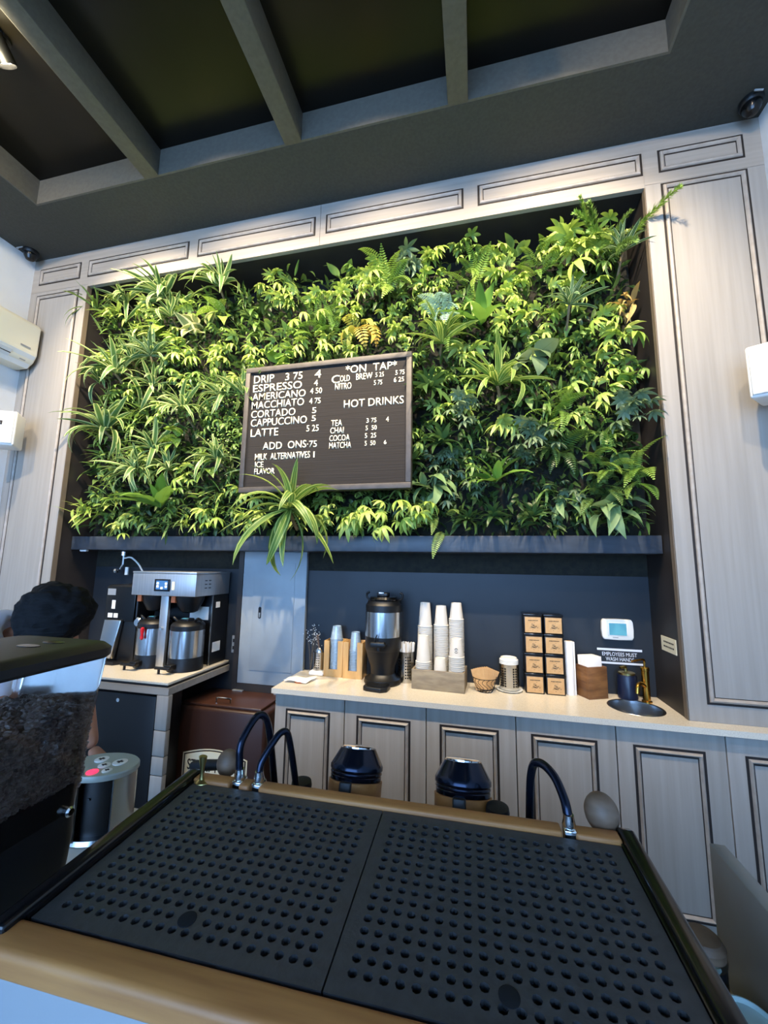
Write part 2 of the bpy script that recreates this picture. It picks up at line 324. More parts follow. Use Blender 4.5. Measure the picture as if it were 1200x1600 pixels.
# soap canister
t = thing('soap_dispenser', 'round navy soap dispenser with shiny brass top beside the sink', 'dispenser', (0.83, 0.285, 0.921))
MB().lathe([(0.045, 0), (0.05, 0.006), (0.05, 0.125), (0.046, 0.132)], seg=28).build('jar', 'navy_soap', t, smooth=True)
MB().lathe([(0.043, 0.132), (0.043, 0.142), (0.03, 0.146)], seg=24).build('cap', 'old_brass', t, smooth=True)
MB().tube(spline([(0, 0.01, 0.14), (0, 0.01, 0.165), (-0.012, 0.0, 0.17), (-0.035, -0.01, 0.166)], 5), 0.008, 10).build('pump', 'old_brass', t, smooth=True)

# ------------------------------------------------------------------ alcove wall fixtures
t = thing('thermostat', 'white rounded wall thermostat with teal screen', 'thermostat', (0.811, YB, 1.291))
MB().prism([(0.083 * x, 0.058 * z) for x, z in ((-1, -0.75), (-0.9, -1), (0, -1.04), (0.9, -1), (1, -0.75), (1.03, 0), (1, 0.75), (0.9, 1), (0, 1.04), (-0.9, 1), (-1, 0.75), (-1.03, 0))], -0.03, 0).build('case', 'white_plastic', t, bevel=0.004)
MB().box(-0.052, 0.052, -0.032, -0.028, -0.038, 0.042).build('bezel', 'paper', t, bevel=0.001); MB().box(-0.046, 0.046, -0.0335, -0.03, -0.032, 0.036).build('screen', 'lcd', t)
MB().box(-0.03, 0.0, -0.0312, -0.03, -0.048, -0.044).build('maker_mark', 'grey_mid', t)
t = thing('hand_washing_sign', 'small sign reading EMPLOYEES MUST WASH HANDS', 'sign', (0.70, YB, 1.09))
MB().box(0, 0.24, -0.004, 0, 0.0, 0.088).build('plate', 'navy_wall', t); MB().box(0.0, 0.24, -0.0055, -0.004, 0.076, 0.088).build('bar', 'sign_white', t); MB().box(0.0, 0.24, -0.0055, -0.004, 0.0, 0.011).build('bar', 'sign_white', t)
o = text('EMPLOYEES MUST', 0.185, 0.021, 'sign_white', t, depth=0.001, bold=0.0); o.location = (0.027, -0.004, 0.046)
o = text('WASH HANDS', 0.15, 0.021, 'sign_white', t, depth=0.001, bold=0.0); o.location = (0.045, -0.004, 0.018)
t = thing('jamb_notice', 'small cream notice with dark print on the black side of the alcove', 'sign', (XRR, 0.15, 1.247))
MB().box(-0.004, 0, -0.082, 0.082, -0.038, 0.038).build('plate', 'cream', t)
pm = MB()
for k in range(2):
    y = -0.06
    while y < 0.055:
        wv = rnd.uniform(0.008, 0.02); pm.box(-0.0048, -0.004, y, min(y + wv, 0.062), 0.008 - k * 0.024, 0.016 - k * 0.024); y += wv + 0.005
pm.build('print', 'ink', t)

# electrical panel
t = thing('electrical_panel', 'flush blue-grey metal electrical panel with inset door under the ledge', 'electrical panel', (0, 0.32, 0))
MB().box(-1.662, -1.166, 0, 0.034, 0.805, 1.729).build('cover', 'grey_panel', t, bevel=0.002)
d = MB().box(-1.570, -1.251, -0.004, 0, 0.898, 1.648).build('panel_door', 'grey_panel', t, bevel=0.001)
MB().prism([(-1.511 + 0.0115 * math.cos(a) , 1.295 + 0.03 * (1 if math.sin(a) > 0 else -1) + 0.0115 * math.sin(a)) for a in [2 * math.pi * (k + .5) / 20 for k in range(20)]], -0.0055, -0.004).build('latch', 'black', d)
MB().box(-1.517, -1.505, -0.008, -0.0055, 1.262, 1.295).build('latch_lever', 'grey_mid', d, bevel=0.001)
MB().box(-1.70, -1.664, 0.315, YB, 0.5, 1.728).build('conduit_chase', 'jamb_dark', None); tag(bpy.data.objects['conduit_chase'], 'narrow dark upright strip left of the blue-grey electrical panel', 'trim', kind='structure')
MB().box(-1.664, -1.18, 0.318, YB - 0.002, 0.0, 0.803).build('wall_alcove_lower', 'jamb_dark', None); tag(bpy.data.objects['wall_alcove_lower'], kind='structure')

# ------------------------------------------------------------------ things on the worktop
CT = 0.9205
def perforated(b, r, z0, z1, rows, cols, size, a0=0, a1=2 * math.pi, tilt=None):
    """dark square perforations, slightly proud plates on a cylinder wall"""
    for i in range(rows):
        z = z0 + (z1 - z0) * (i + .5) / rows
        for j in range(cols):
            a = a0 + (a1 - a0) * (j + .5) / cols; m = Matrix.Rotation(a, 4, 'Z')
            b.box(r - 0.0008, r + 0.0006, -size / 2, size / 2, z - size / 2, z + size / 2, m)
    return b
def steel_canister(name, label, x, y, z, r, h, rows, group=None, bands=((-2.2, -1.2),)):
    t = thing(name, label, 'canister', (x, y, z), 0, group)
    MB().lathe([(r * 0.97, 0), (r, 0.004), (r, h - 0.004), (r * 1.02, h), (r * 0.96, h), (r * 0.94, h - 0.006), (r * 0.94, 0.01)], seg=32).build('shell', 'steel', t, smooth=True)
    p = MB()
    for a0, a1 in bands: perforated(p, r, h * 0.12, h * 0.88, rows, 3, r * 0.17, a0, a1)
    p.build('perforations', 'black', t)
    return t
# shaker with scoop
t = thing('towel_block', 'folded white towel under the perforated steel shaker', 'towel', (-1.03, 0.262, CT)); MB().box(-0.05, 0.05, -0.04, 0.05, 0, 0.028).build('folds', 'paper', t, bevel=0.011, seg=3)
steel_canister('scoop_canister', 'small perforated steel canister holding a scoop beside the electrical panel', -1.03, 0.268, CT + 0.0285, 0.036, 0.115, 6, bands=((-2.0, -1.0),))
t = thing('metal_scoop', 'steel scoop standing in the leftmost perforated canister', 'scoop', (-1.03, 0.268, CT + 0.07))
MB().lathe([(0.024, 0.03), (0.029, 0.06), (0.024, 0.085), (0.008, 0.10)], seg=16, sy=0.6).build('bowl', 'steel', t, smooth=True)
MB().tube(spline([(0, 0, 0.095), (-0.008, 0.005, 0.13), (-0.018, 0.01, 0.165), (-0.02, 0.012, 0.18)], 5), [0.006] * 8 + [0.0075] * 6 + [0.009] * 2, 8).build('handle', 'knob_wood', t, smooth=True)
t = thing('dried_flower_sprig', 'sprig of tiny white dried flowers behind the scoop canister', 'flowers', (-1.10, 0.30, CT)); st = MB(); fl = MB()
for k in range(9):
    e = Vector((rnd.uniform(-0.045, 0.05), rnd.uniform(-0.03, 0.03), rnd.uniform(0.16, 0.33))); st.tube([(0, 0, 0.0), (e.x * 0.4, e.y * 0.4, e.z * 0.6), e], 0.0008, 4)
    for q in range(7):
        p = e + Vector((rnd.gauss(0, 0.014), rnd.gauss(0, 0.01), rnd.gauss(0, 0.016))); fl.lathe([(0.001, -0.003), (0.0035, 0), (0.001, 0.003)], p, 6)
st.build('stems', 'stem_brown', t); tag(fl.build('blossoms', 'paper', t), kind='stuff')
t = thing('paper_wrapper', 'crumpled thin white wrapper on left end of worktop', 'wrapper', (-1.09, 0.10, CT))
wv = []; fs = []
for i in range(9):
    for j in range(7):
        u, v = i / 8, j / 6; wv.append(((u - .5) * 0.15 + 0.03 * v, (v - .5) * 0.13, 0.004 + 0.010 * (0.5 + 0.5 * math.sin(5 * u + 3 * v)) + rnd.uniform(0, 0.006)))
for i in range(8):
    for j in range(6): fs.append((i * 7 + j, (i + 1) * 7 + j, (i + 1) * 7 + j + 1, i * 7 + j + 1))
o = MB().add(wv, fs).build('sheet', 'paper', t, smooth=True); sm = o.modifiers.new('thick', 'SOLIDIFY'); sm.thickness = 0.001
MB().lathe([(0.016, 0), (0.018, 0.003), (0.016, 0.006)], (0.02, -0.045, 0), 14, sx=1.6).build('orange_seal', 'orange', t, smooth=True)

# bamboo caddies with clear cups
def nested(name, label, group, n, x, y, z0, pitch, r0, r1, h, m, cat='cup', lip=0.003):
    """a nested upside-down stack: one mesh, one object for each cup"""
    first = MB().lathe([(r0 * 0.97, 0.0), (r0 + lip, 0.0), (r0 + lip, 0.004), (r0, 0.0055), (r1, h - 0.003), (r1 * 0.96, h), (r1 * 0.9, h - 0.005)], seg=22, cap0=False).build(name, m, None, smooth=True)
    tag(first, label, cat, group); first.location = (x, y, z0)
    for k in range(1, n):
        c = first.copy(); col.objects.link(c); c.location = (x + rnd.uniform(-1, 1) * 0.0007, y + rnd.uniform(-1, 1) * 0.0007, z0 + k * pitch)
    return first
def caddy(x0, x1, y0, y1, h, lab, ncup, pitch, clab, ch):
    t = thing('cup_caddy', lab, 'caddy', ((x0 + x1) / 2, y0, CT), 0, 'bamboo cup caddies'); a = (x1 - x0) / 2; d = y1 - y0; k = 0.01; so = a * 0.46
    MB().box(-a, -a + k, 0, d, 0, h).build('side', 'bamboo', t, bevel=0.001); MB().box(a - k, a, 0, d, 0, h).build('side', 'bamboo', t, bevel=0.001)
    MB().box(-a + k, a - k, d - k, d, 0, h).build('back', 'bamboo', t, bevel=0.001); MB().box(-a + k, a - k, k, d - k, 0, k).build('base', 'bamboo', t)
    b = MB(); pts = [(-a + k, 0), (a - k, 0), (a - k, h), (so, h), (so, h * 0.25), (so * 0.8, h * 0.19), (-so * 0.8, h * 0.19), (-so, h * 0.25), (-so, h), (-a + k, h)]
    # front with a slot: two uprights and a sill
    MB().box(-a + k, -so, 0, k, 0, h).box(so, a - k, 0, k, 0, h).box(-so, so, 0, k, 0, h * 0.2).build('front', 'bamboo', t)
    nested('clear_cup', clab, clab, ncup, (x0 + x1) / 2 + 0.002, y0 + d * 0.5, CT + 0.012, pitch, 0.041, 0.029, ch, 'pet_clear', 'cup')
caddy(-0.982, -0.852, 0.236, 0.345, 0.225, 'pale bamboo caddy of clear cups, left of two', 24, 0.0095, 'clear plastic cup nested in the left bamboo caddy', 0.085)
caddy(-0.846, -0.716, 0.226, 0.335, 0.225, 'pale bamboo caddy of clear cups beside the black coffee server', 17, 0.0095, 'clear plastic cup nested in the right bamboo caddy', 0.12)

# black insulated coffee server on its stand
t = thing('coffee_server', 'tall black insulated coffee server with wide steel band on the quartz worktop', 'coffee server', (-0.575, 0.205, CT))
MB().lathe([(0.112, 0), (0.116, 0.008), (0.112, 0.03), (0.085, 0.045), (0.075, 0.06), (0.078, 0.1), (0.098, 0.16), (0.108, 0.2)], seg=36).build('stand', 'black', t, smooth=True)
MB().lathe([(0.108, 0.2), (0.114, 0.21), (0.114, 0.285)], seg=36).build('lower_body', 'black', t, smooth=True)
MB().lathe([(0.1145, 0.285), (0.1145, 0.435)], seg=36).build('steel_band', 'steel', t, smooth=True)
MB().lathe([(0.114, 0.435), (0.114, 0.475), (0.104, 0.487), (0.1, 0.50)], seg=36).build('shoulder', 'black', t, smooth=True)
MB().lathe([(0.09, 0.50), (0.092, 0.512), (0.085, 0.525), (0.05, 0.53)], seg=30).build('lid', 'black_gloss', t, smooth=True)
d = MB().box(-0.035, 0.035, -0.05, 0.03, 0.528, 0.552).build('lid_display', 'black', t, bevel=0.006); MB().box(-0.02, 0.012, -0.052, -0.02, 0.549, 0.5535).build('display_glass', 'chrome', d)
for sx in (-1, 1): MB().tube(spline([(sx * 0.09, 0.02, 0.5), (sx * 0.115, 0.02, 0.515), (sx * 0.118, 0.02, 0.54), (sx * 0.1, 0.02, 0.55)], 5), 0.007, 8).build('handle', 'black', t, smooth=True)
d = MB().prism([(-0.045, 0.235), (0.035, 0.235), (0.048, 0.25), (0.035, 0.265), (-0.045, 0.265), (-0.05, 0.25)], -0.15, -0.105).build('faucet', 'black', t, bevel=0.004)
MB().tube([(-0.02, -0.14, 0.262), (-0.016, -0.143, 0.285), (-0.004, -0.147, 0.31)], [0.006, 0.005, 0.003], 8).build('faucet_lever', 'black', d)
MB().tube([(0, -0.13, 0.24), (0, -0.13, 0.215)], 0.012, 12).build('spout', 'black', d)
d = MB().prism([(-0.055, -0.20), (0.035, -0.215), (0.07, -0.19), (0.075, -0.12), (0.05, -0.085), (-0.05, -0.085), (-0.075, -0.12), (-0.075, -0.185)], 0.0, 0.026, 'z').build('drip_tray', 'black', t, bevel=0.005)
MB().prism([(-0.045, -0.185), (0.03, -0.197), (0.055, -0.175), (0.058, -0.125), (0.04, -0.1), (-0.04, -0.1), (-0.058, -0.12), (-0.058, -0.17)], 0.026, 0.0275, 'z').build('drip_grate', 'steel_dark', d)
MB().box(-0.006, 0.006, -0.16, -0.135, 0.0275, 0.0282).build('drip_slot', 'black', d)

# straws in steel canister
steel_canister('straw_canister', 'perforated steel canister full of white straws by the wooden cup box', -0.437, 0.27, CT, 0.05, 0.185, 8, bands=((-2.9, -2.1), (-1.6, -0.8)))
st0 = None
for k in range(26):
    a = rnd.uniform(0, 6.28); rr = 0.036 * math.sqrt(rnd.random())
    if st0 is None: st0 = MB().cyl((0, 0, 0), (0, 0, 0.225), 0.0042, 8).build('wrapped_straw', 'paper', None, smooth=True); o = st0
    else: o = st0.copy(); col.objects.link(o)
    tag(o, 'white wrapped straw standing in the perforated steel canister', 'straw', 'straws in the steel canister'); o.location = (-0.437 + rr * math.cos(a), 0.27 + rr * math.sin(a), CT + 0.012); o.rotation_euler = (-rr * math.sin(a) * 2.2 + rnd.uniform(-.03, .03), rr * math.cos(a) * 2.2 + rnd.uniform(-.03, .03), 0)

# wooden box with paper cups
t = thing('cup_box', 'weathered grey wooden box holding stacks of white paper cups', 'box', (-0.22, 0.222, CT), R(-3.5)); a, d, h, k = 0.155, 0.1, 0.112, 0.012
MB().box(-a, a, -d, -d + k, 0, h).build('front_board', 'grey_wood', t, bevel=0.001); MB().box(-a, a, d - k, d, 0, h).build('back_board', 'grey_wood', t, bevel=0.001)
for sx in (-1, 1): MB().box(sx * a if sx < 0 else a - k, -a + k if sx < 0 else a, -d + k, d - k, 0, h).build('end_board', 'grey_wood', t, bevel=0.001)
MB().box(-a + k, a - k, -d + k, d - k, 0, k).build('bottom_board', 'grey_wood', t)
zb = CT + 0.014
for (x, y, n, hh, lab) in ((-0.318, 0.275, 33, 0.148, 'tall stack at the back left of the wooden box'), (-0.216, 0.272, 34, 0.122, 'tall stack at the back middle of the wooden box'), (-0.121, 0.268, 38, 0.102, 'tall stack at the back right of the wooden box'),
                           (-0.318, 0.180, 14, 0.155, 'short stack at the front left of the wooden box'), (-0.215, 0.176, 4, 0.132, 'lowest stack at the front middle of the wooden box'), (-0.117, 0.170, 18, 0.106, 'front right stack of the wooden box')):
    l = 'white paper cup in ' + lab; f = nested('paper_cup', l, 'paper cups in the ' + lab, n, x, y, zb, 0.0103, 0.0425, 0.0315, hh, 'cup_white', lip=0.0048)
    if n == 18:
        top = [o for o in col.objects if o.get('label') == l][-1]; top['label'] = 'topmost white paper cup with a small printed emblem, front right stack'
        g = MB(); rr = 0.039
        for ph in range(14):
            A = -1.57 + (ph - 6.5) * 0.035
            for (zz, cond) in ((0.047 + 0.008 * math.cos((ph - 6.5) / 4.2), True), (0.033 - 0.004 * math.cos((ph - 6.5) / 5), True), (0.04, 2 < ph < 11)):
                if cond: m = Matrix.Rotation(A, 4, 'Z'); g.box(rr - 0.0005, rr + 0.0012, -0.0007, 0.0007, zz, zz + 0.003, m)
        g.build('printed_emblem', 'ink', top)

# wire basket with kraft sleeves
t = thing('wire_basket', 'round black wire basket holding kraft cup sleeves', 'basket', (0.045, 0.205, CT))
for z, r in ((0.003, 0.042), (0.02, 0.053), (0.078, 0.07)): MB().tube([(r * math.cos(2 * math.pi * k / 28), r * math.sin(2 * math.pi * k / 28), z) for k in range(29)], 0.0022, 6).build('ring', 'black', t)
for k in range(16):
    A = 2 * math.pi * k / 16; pts = []
    for i in range(7):
        u = i / 6; r = 0.043 + 0.027 * u ** 0.7; aa = A + 0.28 * math.sin(u * math.pi * 2); pts.append((r * math.cos(aa), r * math.sin(aa), 0.003 + 0.075 * u))
    MB().tube(pts, 0.0016, 5).build('wire', 'black', t)
sl0 = None
for k in range(8):
    u = (k - 3.5) / 3.5
    if sl0 is None: sl0 = MB().add([(-0.030, 0, 0), (0.030, 0, 0), (0.040, 0, 0.118), (-0.040, 0, 0.118), (-0.030, 0.003, 0), (0.030, 0.003, 0), (0.040, 0.003, 0.118), (-0.040, 0.003, 0.118)], [(0, 1, 2, 3), (7, 6, 5, 4), (0, 4, 5, 1), (1, 5, 6, 2), (2, 6, 7, 3), (3, 7, 4, 0)]).build('cup_sleeve', 'kraft', None); o = sl0
    else: o = sl0.copy(); col.objects.link(o)
    tag(o, 'brown kraft cup sleeve standing in the black wire basket', 'cup sleeve', 'kraft sleeves in the wire basket'); o.location = (0.045 + u * 0.016 - 0.006, 0.185 + 0.006 * k, CT + 0.008); o.rotation_euler = (R(-3), R(14 * u + 4), R(-8))

# perforated steel cup with lids on a saucer
t = thing('saucer', 'white saucer under the perforated steel lid holder', 'saucer', (0.187, 0.262, CT)); MB().lathe([(0.05, 0), (0.074, 0.006), (0.076, 0.009), (0.05, 0.005)], seg=32).build('dish', 'white_plastic', t, smooth=True)
steel_canister('lid_holder', 'perforated steel canister topped with white cup lids', 0.187, 0.262, CT + 0.0095, 0.057, 0.145, 8, bands=((-2.7, -1.9), (-1.3, -0.5)))
l0 = None
for k in range(6):
    if l0 is None: l0 = MB().lathe([(0.052, 0), (0.055, 0.003), (0.054, 0.008), (0.049, 0.011), (0.046, 0.019), (0.040, 0.02), (0.038, 0.016)], seg=28).build('cup_cover', 'white_plastic', None, smooth=True); o = l0
    else: o = l0.copy(); col.objects.link(o)
    tag(o, 'white plastic cup lid stacked in the perforated steel holder', 'cup lid', 'white lids in the steel holder'); o.location = (0.187, 0.262, CT + 0.125 + k * 0.009)

# coffee tins
tin = None
pos = ['bottom', 'second from the bottom', 'third from the bottom', 'top']
for cx, side in ((0.329, 'left'), (0.441, 'right')):
    for k in range(4):
        lab = 'square black coffee tin with kraft label, %s of the %s column' % (pos[k], side)
        if tin is None:
            tin = thing('coffee_tin', lab, 'tin', (0, 0, 0), 0, 'coffee tins stacked by the paper roll')
            MB().box(-0.052, 0.052, 0, 0.1, 0, 0.100).build('body', 'black', tin, bevel=0.004); MB().box(-0.0545, 0.0545, -0.002, 0.102, 0.1, 0.1125).build('lid', 'black_gloss', tin, bevel=0.003)
            lb = MB().box(-0.045, 0.045, -0.0012, 0.001, 0.006, 0.094).build('paper_label', 'kraft', tin); p = MB(); rr = random.Random(3)
            for i in range(15): x = -0.026 + i * 0.0037; p.box(x, x + 0.003, -0.0018, -0.001, 0.073 + rr.uniform(-.001, .001), 0.0765 + rr.uniform(0, .0015))
            for i in range(42):
                x, z = rr.gauss(0.002, 0.011), rr.gauss(0.04, 0.009); p.box(x, x + rr.uniform(.002, .007), -0.0018, -0.001, z, z + 0.0016)
            p.build('print', 'ink', lb); o = tin
        else: o = copy_tree(tin)
        o['label'] = lab; o.location = (cx + rnd.uniform(-.0015, .0015), 0.232, CT + k * 0.1128)
# paper roll
t = thing('paper_roll', 'tall narrow white paper roll standing right of the coffee tins', 'paper roll', (0.528, 0.275, CT)); MB().lathe([(0.024, 0), (0.0245, 0.002), (0.0235, 0.298), (0.010, 0.300), (0.009, 0.29)], seg=24).build('roll', 'paper', t, smooth=True); MB().lathe([(0.0095, 0.27), (0.0095, 0.3005), (0.007, 0.3005)], seg=16).build('core', 'kraft', t); MB().box(0.0225, 0.0285, -0.018, 0.002, 0.0, 0.297).build('loose_edge', 'paper', t, bevel=0.001)
# napkin box
t = thing('napkin_holder', 'walnut wooden napkin box set corner-on', 'napkin holder', (0.607, 0.198, CT), R(26)); wd, dp, h, k = 0.126, 0.098, 0.172, 0.010
MB().box(0, wd, 0, k, 0, h).build('front_panel', 'walnut', t, bevel=0.001); MB().box(0, wd, dp - k, dp, 0, h).build('back_panel', 'walnut', t, bevel=0.001); MB().box(0, k, k, dp - k, 0, h).build('side_panel', 'walnut', t, bevel=0.001); MB().box(wd - k, wd, k, dp - k, 0, h).build('side_panel', 'walnut', t, bevel=0.001); MB().box(k, wd - k, k, dp - k, 0, k).build('base_panel', 'walnut', t)
n0 = None
for kk in range(16):
    if n0 is None: n0 = MB().box(-0.049, 0.049, -0.0021, 0.0021, 0, 0.20).build('paper_napkin', 'paper', None, bevel=0.0008); o = n0
    else: o = n0.copy(); col.objects.link(o)
    tag(o, 'white paper napkin standing in the walnut box', 'napkin', 'napkins in the walnut box'); v = Matrix.Rotation(R(26), 3, 'Z') @ Vector((0.060 + rnd.uniform(-.0015, .0015), 0.0155 + kk * 0.0045, 0)); o.location = (0.607 + v.x, 0.198 + v.y, CT + 0.012 + 0.012); o.rotation_euler = (R(-2), 0, R(26))

# ------------------------------------------------------------------ left coffee station
LT = 0.945
t = thing('brew_counter', 'cream-topped counter end with grey-washed fascia under the coffee brewer', 'counter')
MB().box(-3.03, -1.755, -0.24, YB - 0.003, 0.93, LT).build('top_slab', 'quartz', t, bevel=0.002); MB().box(-3.03, -1.762, -0.232, YB - 0.003, 0.915, 0.93).build('shadow_gap', 'black', t)
MB().box(-3.03, -1.748, -0.24, YB - 0.004, 0.875, 0.915).build('fascia', 'mill_h', t)
zs = [0.0, 0.16, 0.30, 0.44, 0.54, 0.68, 0.874]
for a, b in zip(zs[:-1], zs[1:]): MB().box(-1.825, -1.745, -0.24, -0.205, a + 0.002, b - 0.002).build('leg_board', 'mill_v', t, bevel=0.003)
t = thing('undercounter_fridge', 'black undercounter fridge below the coffee brewer', 'fridge', (-2.4, -0.02, 0))
MB().box(-0.6, 0.57, -0.19, 0, 0.02, 0.874).build('body', 'black', t); MB().box(-0.02, 0.565, -0.212, -0.191, 0.05, 0.86).build('fridge_door', 'black', t, bevel=0.004); MB().box(-0.6, -0.028, -0.212, -0.191, 0.05, 0.86).build('fridge_door', 'black', t, bevel=0.004)
MB().cyl((0.30, -0.211, 0.82), (0.30, -0.216, 0.82), 0.011, 16).build('door_lock', 'chrome', t)

t = thing('coffee_brewer', 'stainless twin coffee brewer with touchscreen over the insulated server', 'coffee brewer', (-2.035, 0, LT))
hd = MB().box(-0.25, 0.25, -0.03, 0.34, 0.475, 0.622).build('head', 'steel_h', t, bevel=0.004); MB().box(-0.252, 0.252, -0.032, 0.34, 0.622, 0.634).build('top_cover', 'steel_h', t, bevel=0.002)
sc = MB().box(-0.065, 0.055, -0.038, -0.031, 0.505, 0.585).build('touchscreen', 'screen_dark', hd, bevel=0.002); 
MB().box(-0.05, 0.04, -0.0386, -0.038, 0.517, 0.575).build('display', 'screen_blue', hd)
for x, z in ((-0.045, 0.55), (-0.045, 0.53), (0.02, 0.55), (0.02, 0.53), (-0.012, 0.52)): MB().box(x, x + 0.016, -0.0392, -0.0386, z, z + 0.014).build('icon', 'screen_lit', hd)
MB().box(0.068, 0.09, -0.0325, -0.031, 0.515, 0.57).build('sticker', 'cream', hd)
MB().box(-0.25, 0.245, 0.19, 0.34, 0.0, 0.475).build('back_body', 'steel_dark', t, bevel=0.003); MB().box(0.236, 0.2465, 0.16, 0.34, 0.001, 0.474).build('side_panel', 'steel_dark', t)
MB().box(0.244, 0.2475, 0.155, 0.165, 0.001, 0.474).build('side_edge', 'steel', t)
MB().box(-0.035, 0.025, 0.0, 0.025, 0.0, 0.475).build('front_post', 'steel_h', t, bevel=0.003); MB().cyl((-0.005, -0.002, 0.26), (-0.005, -0.016, 0.26), 0.011, 14).build('post_knob', 'chrome', t)
for i, x in enumerate((-0.15, 0.12)):
    b = MB().lathe([(0.035, 0.36), (0.055, 0.37), (0.09, 0.44), (0.095, 0.474)], (x, 0.09, 0), 24).build('brew_basket', 'black', t, smooth=True)
    MB().box(x - 0.075, x - 0.045, 0.0, 0.03, 0.43, 0.474).build('basket_tab', 'orange', b)
for z in (0.55, 0.575, 0.525):
    for y in (0.06, 0.10): MB().box(0.2495, 0.2508, y, y + 0.025, z, z + 0.006).build('vent_slot', 'black', hd)
MB().box(0.2465, 0.2478, 0.20, 0.245, 0.385, 0.425).build('side_label', 'paper', t); MB().box(0.2465, 0.2478, 0.19, 0.275, 0.085, 0.15).build('side_label', 'paper', t); MB().box(0.05, 0.2, 0.187, 0.1895, 0.3, 0.39).build('instruction_card', 'paper', t)

def server(x, y, label, red):
    t = thing('insulated_server', label, 'coffee server', (x, y, LT)); r = 0.108
    MB().lathe([(r, 0), (r * 1.03, 0.004), (r * 1.0, 0.075), (r * 0.97, 0.085)], seg=36).build('base', 'black', t, smooth=True); MB().lathe([(r, 0.085), (r, 0.255)], seg=36).build('steel_band', 'steel', t, smooth=True)
    MB().lathe([(r * 0.98, 0.255), (r * 0.98, 0.285), (r * 0.88, 0.30), (r * 0.6, 0.312)], seg=36).build('lid', 'black', t, smooth=True)
    d = MB().box(-0.035, 0.03, -0.04, 0.02, 0.308, 0.328).build('lid_display', 'black', t, bevel=0.005); MB().box(-0.02, 0.015, -0.042, -0.015, 0.3265, 0.3295).build('display_glass', 'lcd', d)
    for sx in (-1, 1): MB().tube(spline([(sx * 0.06, -0.02, 0.30), (sx * 0.09, -0.03, 0.33), (sx * 0.1, 0, 0.315)], 5), 0.008, 8).build('handle', 'black', t, smooth=True)
    f = MB().box(-0.03, 0.02, -r - 0.05, -r + 0.01, 0.025, 0.055).build('faucet', 'black', t, bevel=0.004); MB().box(-0.09, 0.02, -r - 0.062, -r - 0.045, 0.03, 0.046).build('faucet_arm', 'black', f, bevel=0.003); MB().cyl((-0.06, -r - 0.053, 0.03), (-0.06, -r - 0.053, 0.004), 0.008, 10).build('spout', 'black', f)
    if red: MB().lathe([(0.006, 0.19), (0.012, 0.2), (0.008, 0.225), (0.013, 0.25), (0.011, 0.265), (0.004, 0.27)], (0.02, -r - 0.02, 0), 14).build('red_tap_handle', 'red', t, smooth=True)
server(-1.885, 0.055, 'black and steel insulated server standing under the right side of the brewer', False)
server(-2.165, 0.075, 'insulated server with red tap handle half hidden behind the brewer post', True)

t = thing('bulk_grinder', 'tall black bulk coffee grinder with steel chute left of the brewer', 'coffee grinder', (-2.46, 0.19, LT))
MB().box(-0.13, 0.14, -0.12, 0.15, 0.0, 0.53).build('body', 'black', t, bevel=0.01); MB().box(-0.12, 0.13, -0.135, -0.12, 0.28, 0.52).build('front_panel', 'black_gloss', t, bevel=0.004)
MB().add([(-0.115, -0.17, 0.05), (0.0, -0.17, 0.03), (0.04, -0.15, 0.29), (-0.10, -0.15, 0.29), (-0.115, -0.125, 0.05), (0.0, -0.125, 0.03), (0.04, -0.125, 0.29), (-0.10, -0.125, 0.29)], [(0, 1, 2, 3), (7, 6, 5, 4), (0, 4, 5, 1), (1, 5, 6, 2), (2, 6, 7, 3), (3, 7, 4, 0)]).build('chute', 'steel', t, bevel=0.004)
MB().lathe([(0.03, 0), (0.034, 0.012), (0.024, 0.02)], (0, 0, 0), 20, Matrix.Translation((0.165, -0.12, 0.28)) @ Matrix.Rotation(R(90), 4, 'X')).build('dial', 'chrome', t, smooth=True)
for x, z, ww, hh, m in ((-0.11, 0.46, 0.07, 0.045, 'grey_mid'), (-0.065, 0.365, 0.03, 0.06, 'paper'), (-0.09, 0.305, 0.04, 0.03, 'paper'), (-0.04, 0.305, 0.035, 0.03, 'paper')): MB().box(x, x + ww, -0.1362, -0.1345, z, z + hh).build('sticker', m, t)
MB().prism([(-0.13, -0.2), (0.06, -0.2), (0.1, -0.15), (-0.13, -0.15)], 0.0, 0.02, 'z').build('catch_tray', 'black', t)
# water tap and hose
t = thing('water_line', 'chrome water valve with pale hose above the brewer', 'valve', (-2.72, 0.30, 1.6))
MB().lathe([(0.02, 0.09), (0.022, 0.12)], seg=14).build('ceiling_flange', 'chrome', t); MB().tube([(0, 0, 0.12), (0, 0, 0.02), (-0.012, -0.01, -0.02)], 0.009, 10).build('pipe', 'chrome', t); MB().lathe([(0.022, -0.015), (0.028, 0), (0.022, 0.015)], (-0.035, -0.02, -0.03), 16).build('valve_wheel', 'chrome', t, smooth=True)
MB().box(0.03, 0.055, -0.005, 0.005, -0.06, 0.0).build('tag', 'paper', t); MB().tube(spline([(0.01, 0, 0.07), (0.09, -0.02, 0.075), (0.19, -0.05, 0.03), (0.27, -0.08, -0.03)], 8), 0.006, 8).build('hose', 'white_plastic', t, smooth=True)
t = thing('wall_outlet', 'grey wall outlet right of the brewer', 'outlet', (-1.722, 0.353, 1.06)); MB().box(-0.018, 0.018, -0.006, 0, -0.06, 0.06).build('plate', 'grey_mid', t, bevel=0.002)
for z in (-0.025, 0.025): MB().box(-0.01, 0.01, -0.008, -0.006, z - 0.012, z + 0.012).build('socket', 'black', t)

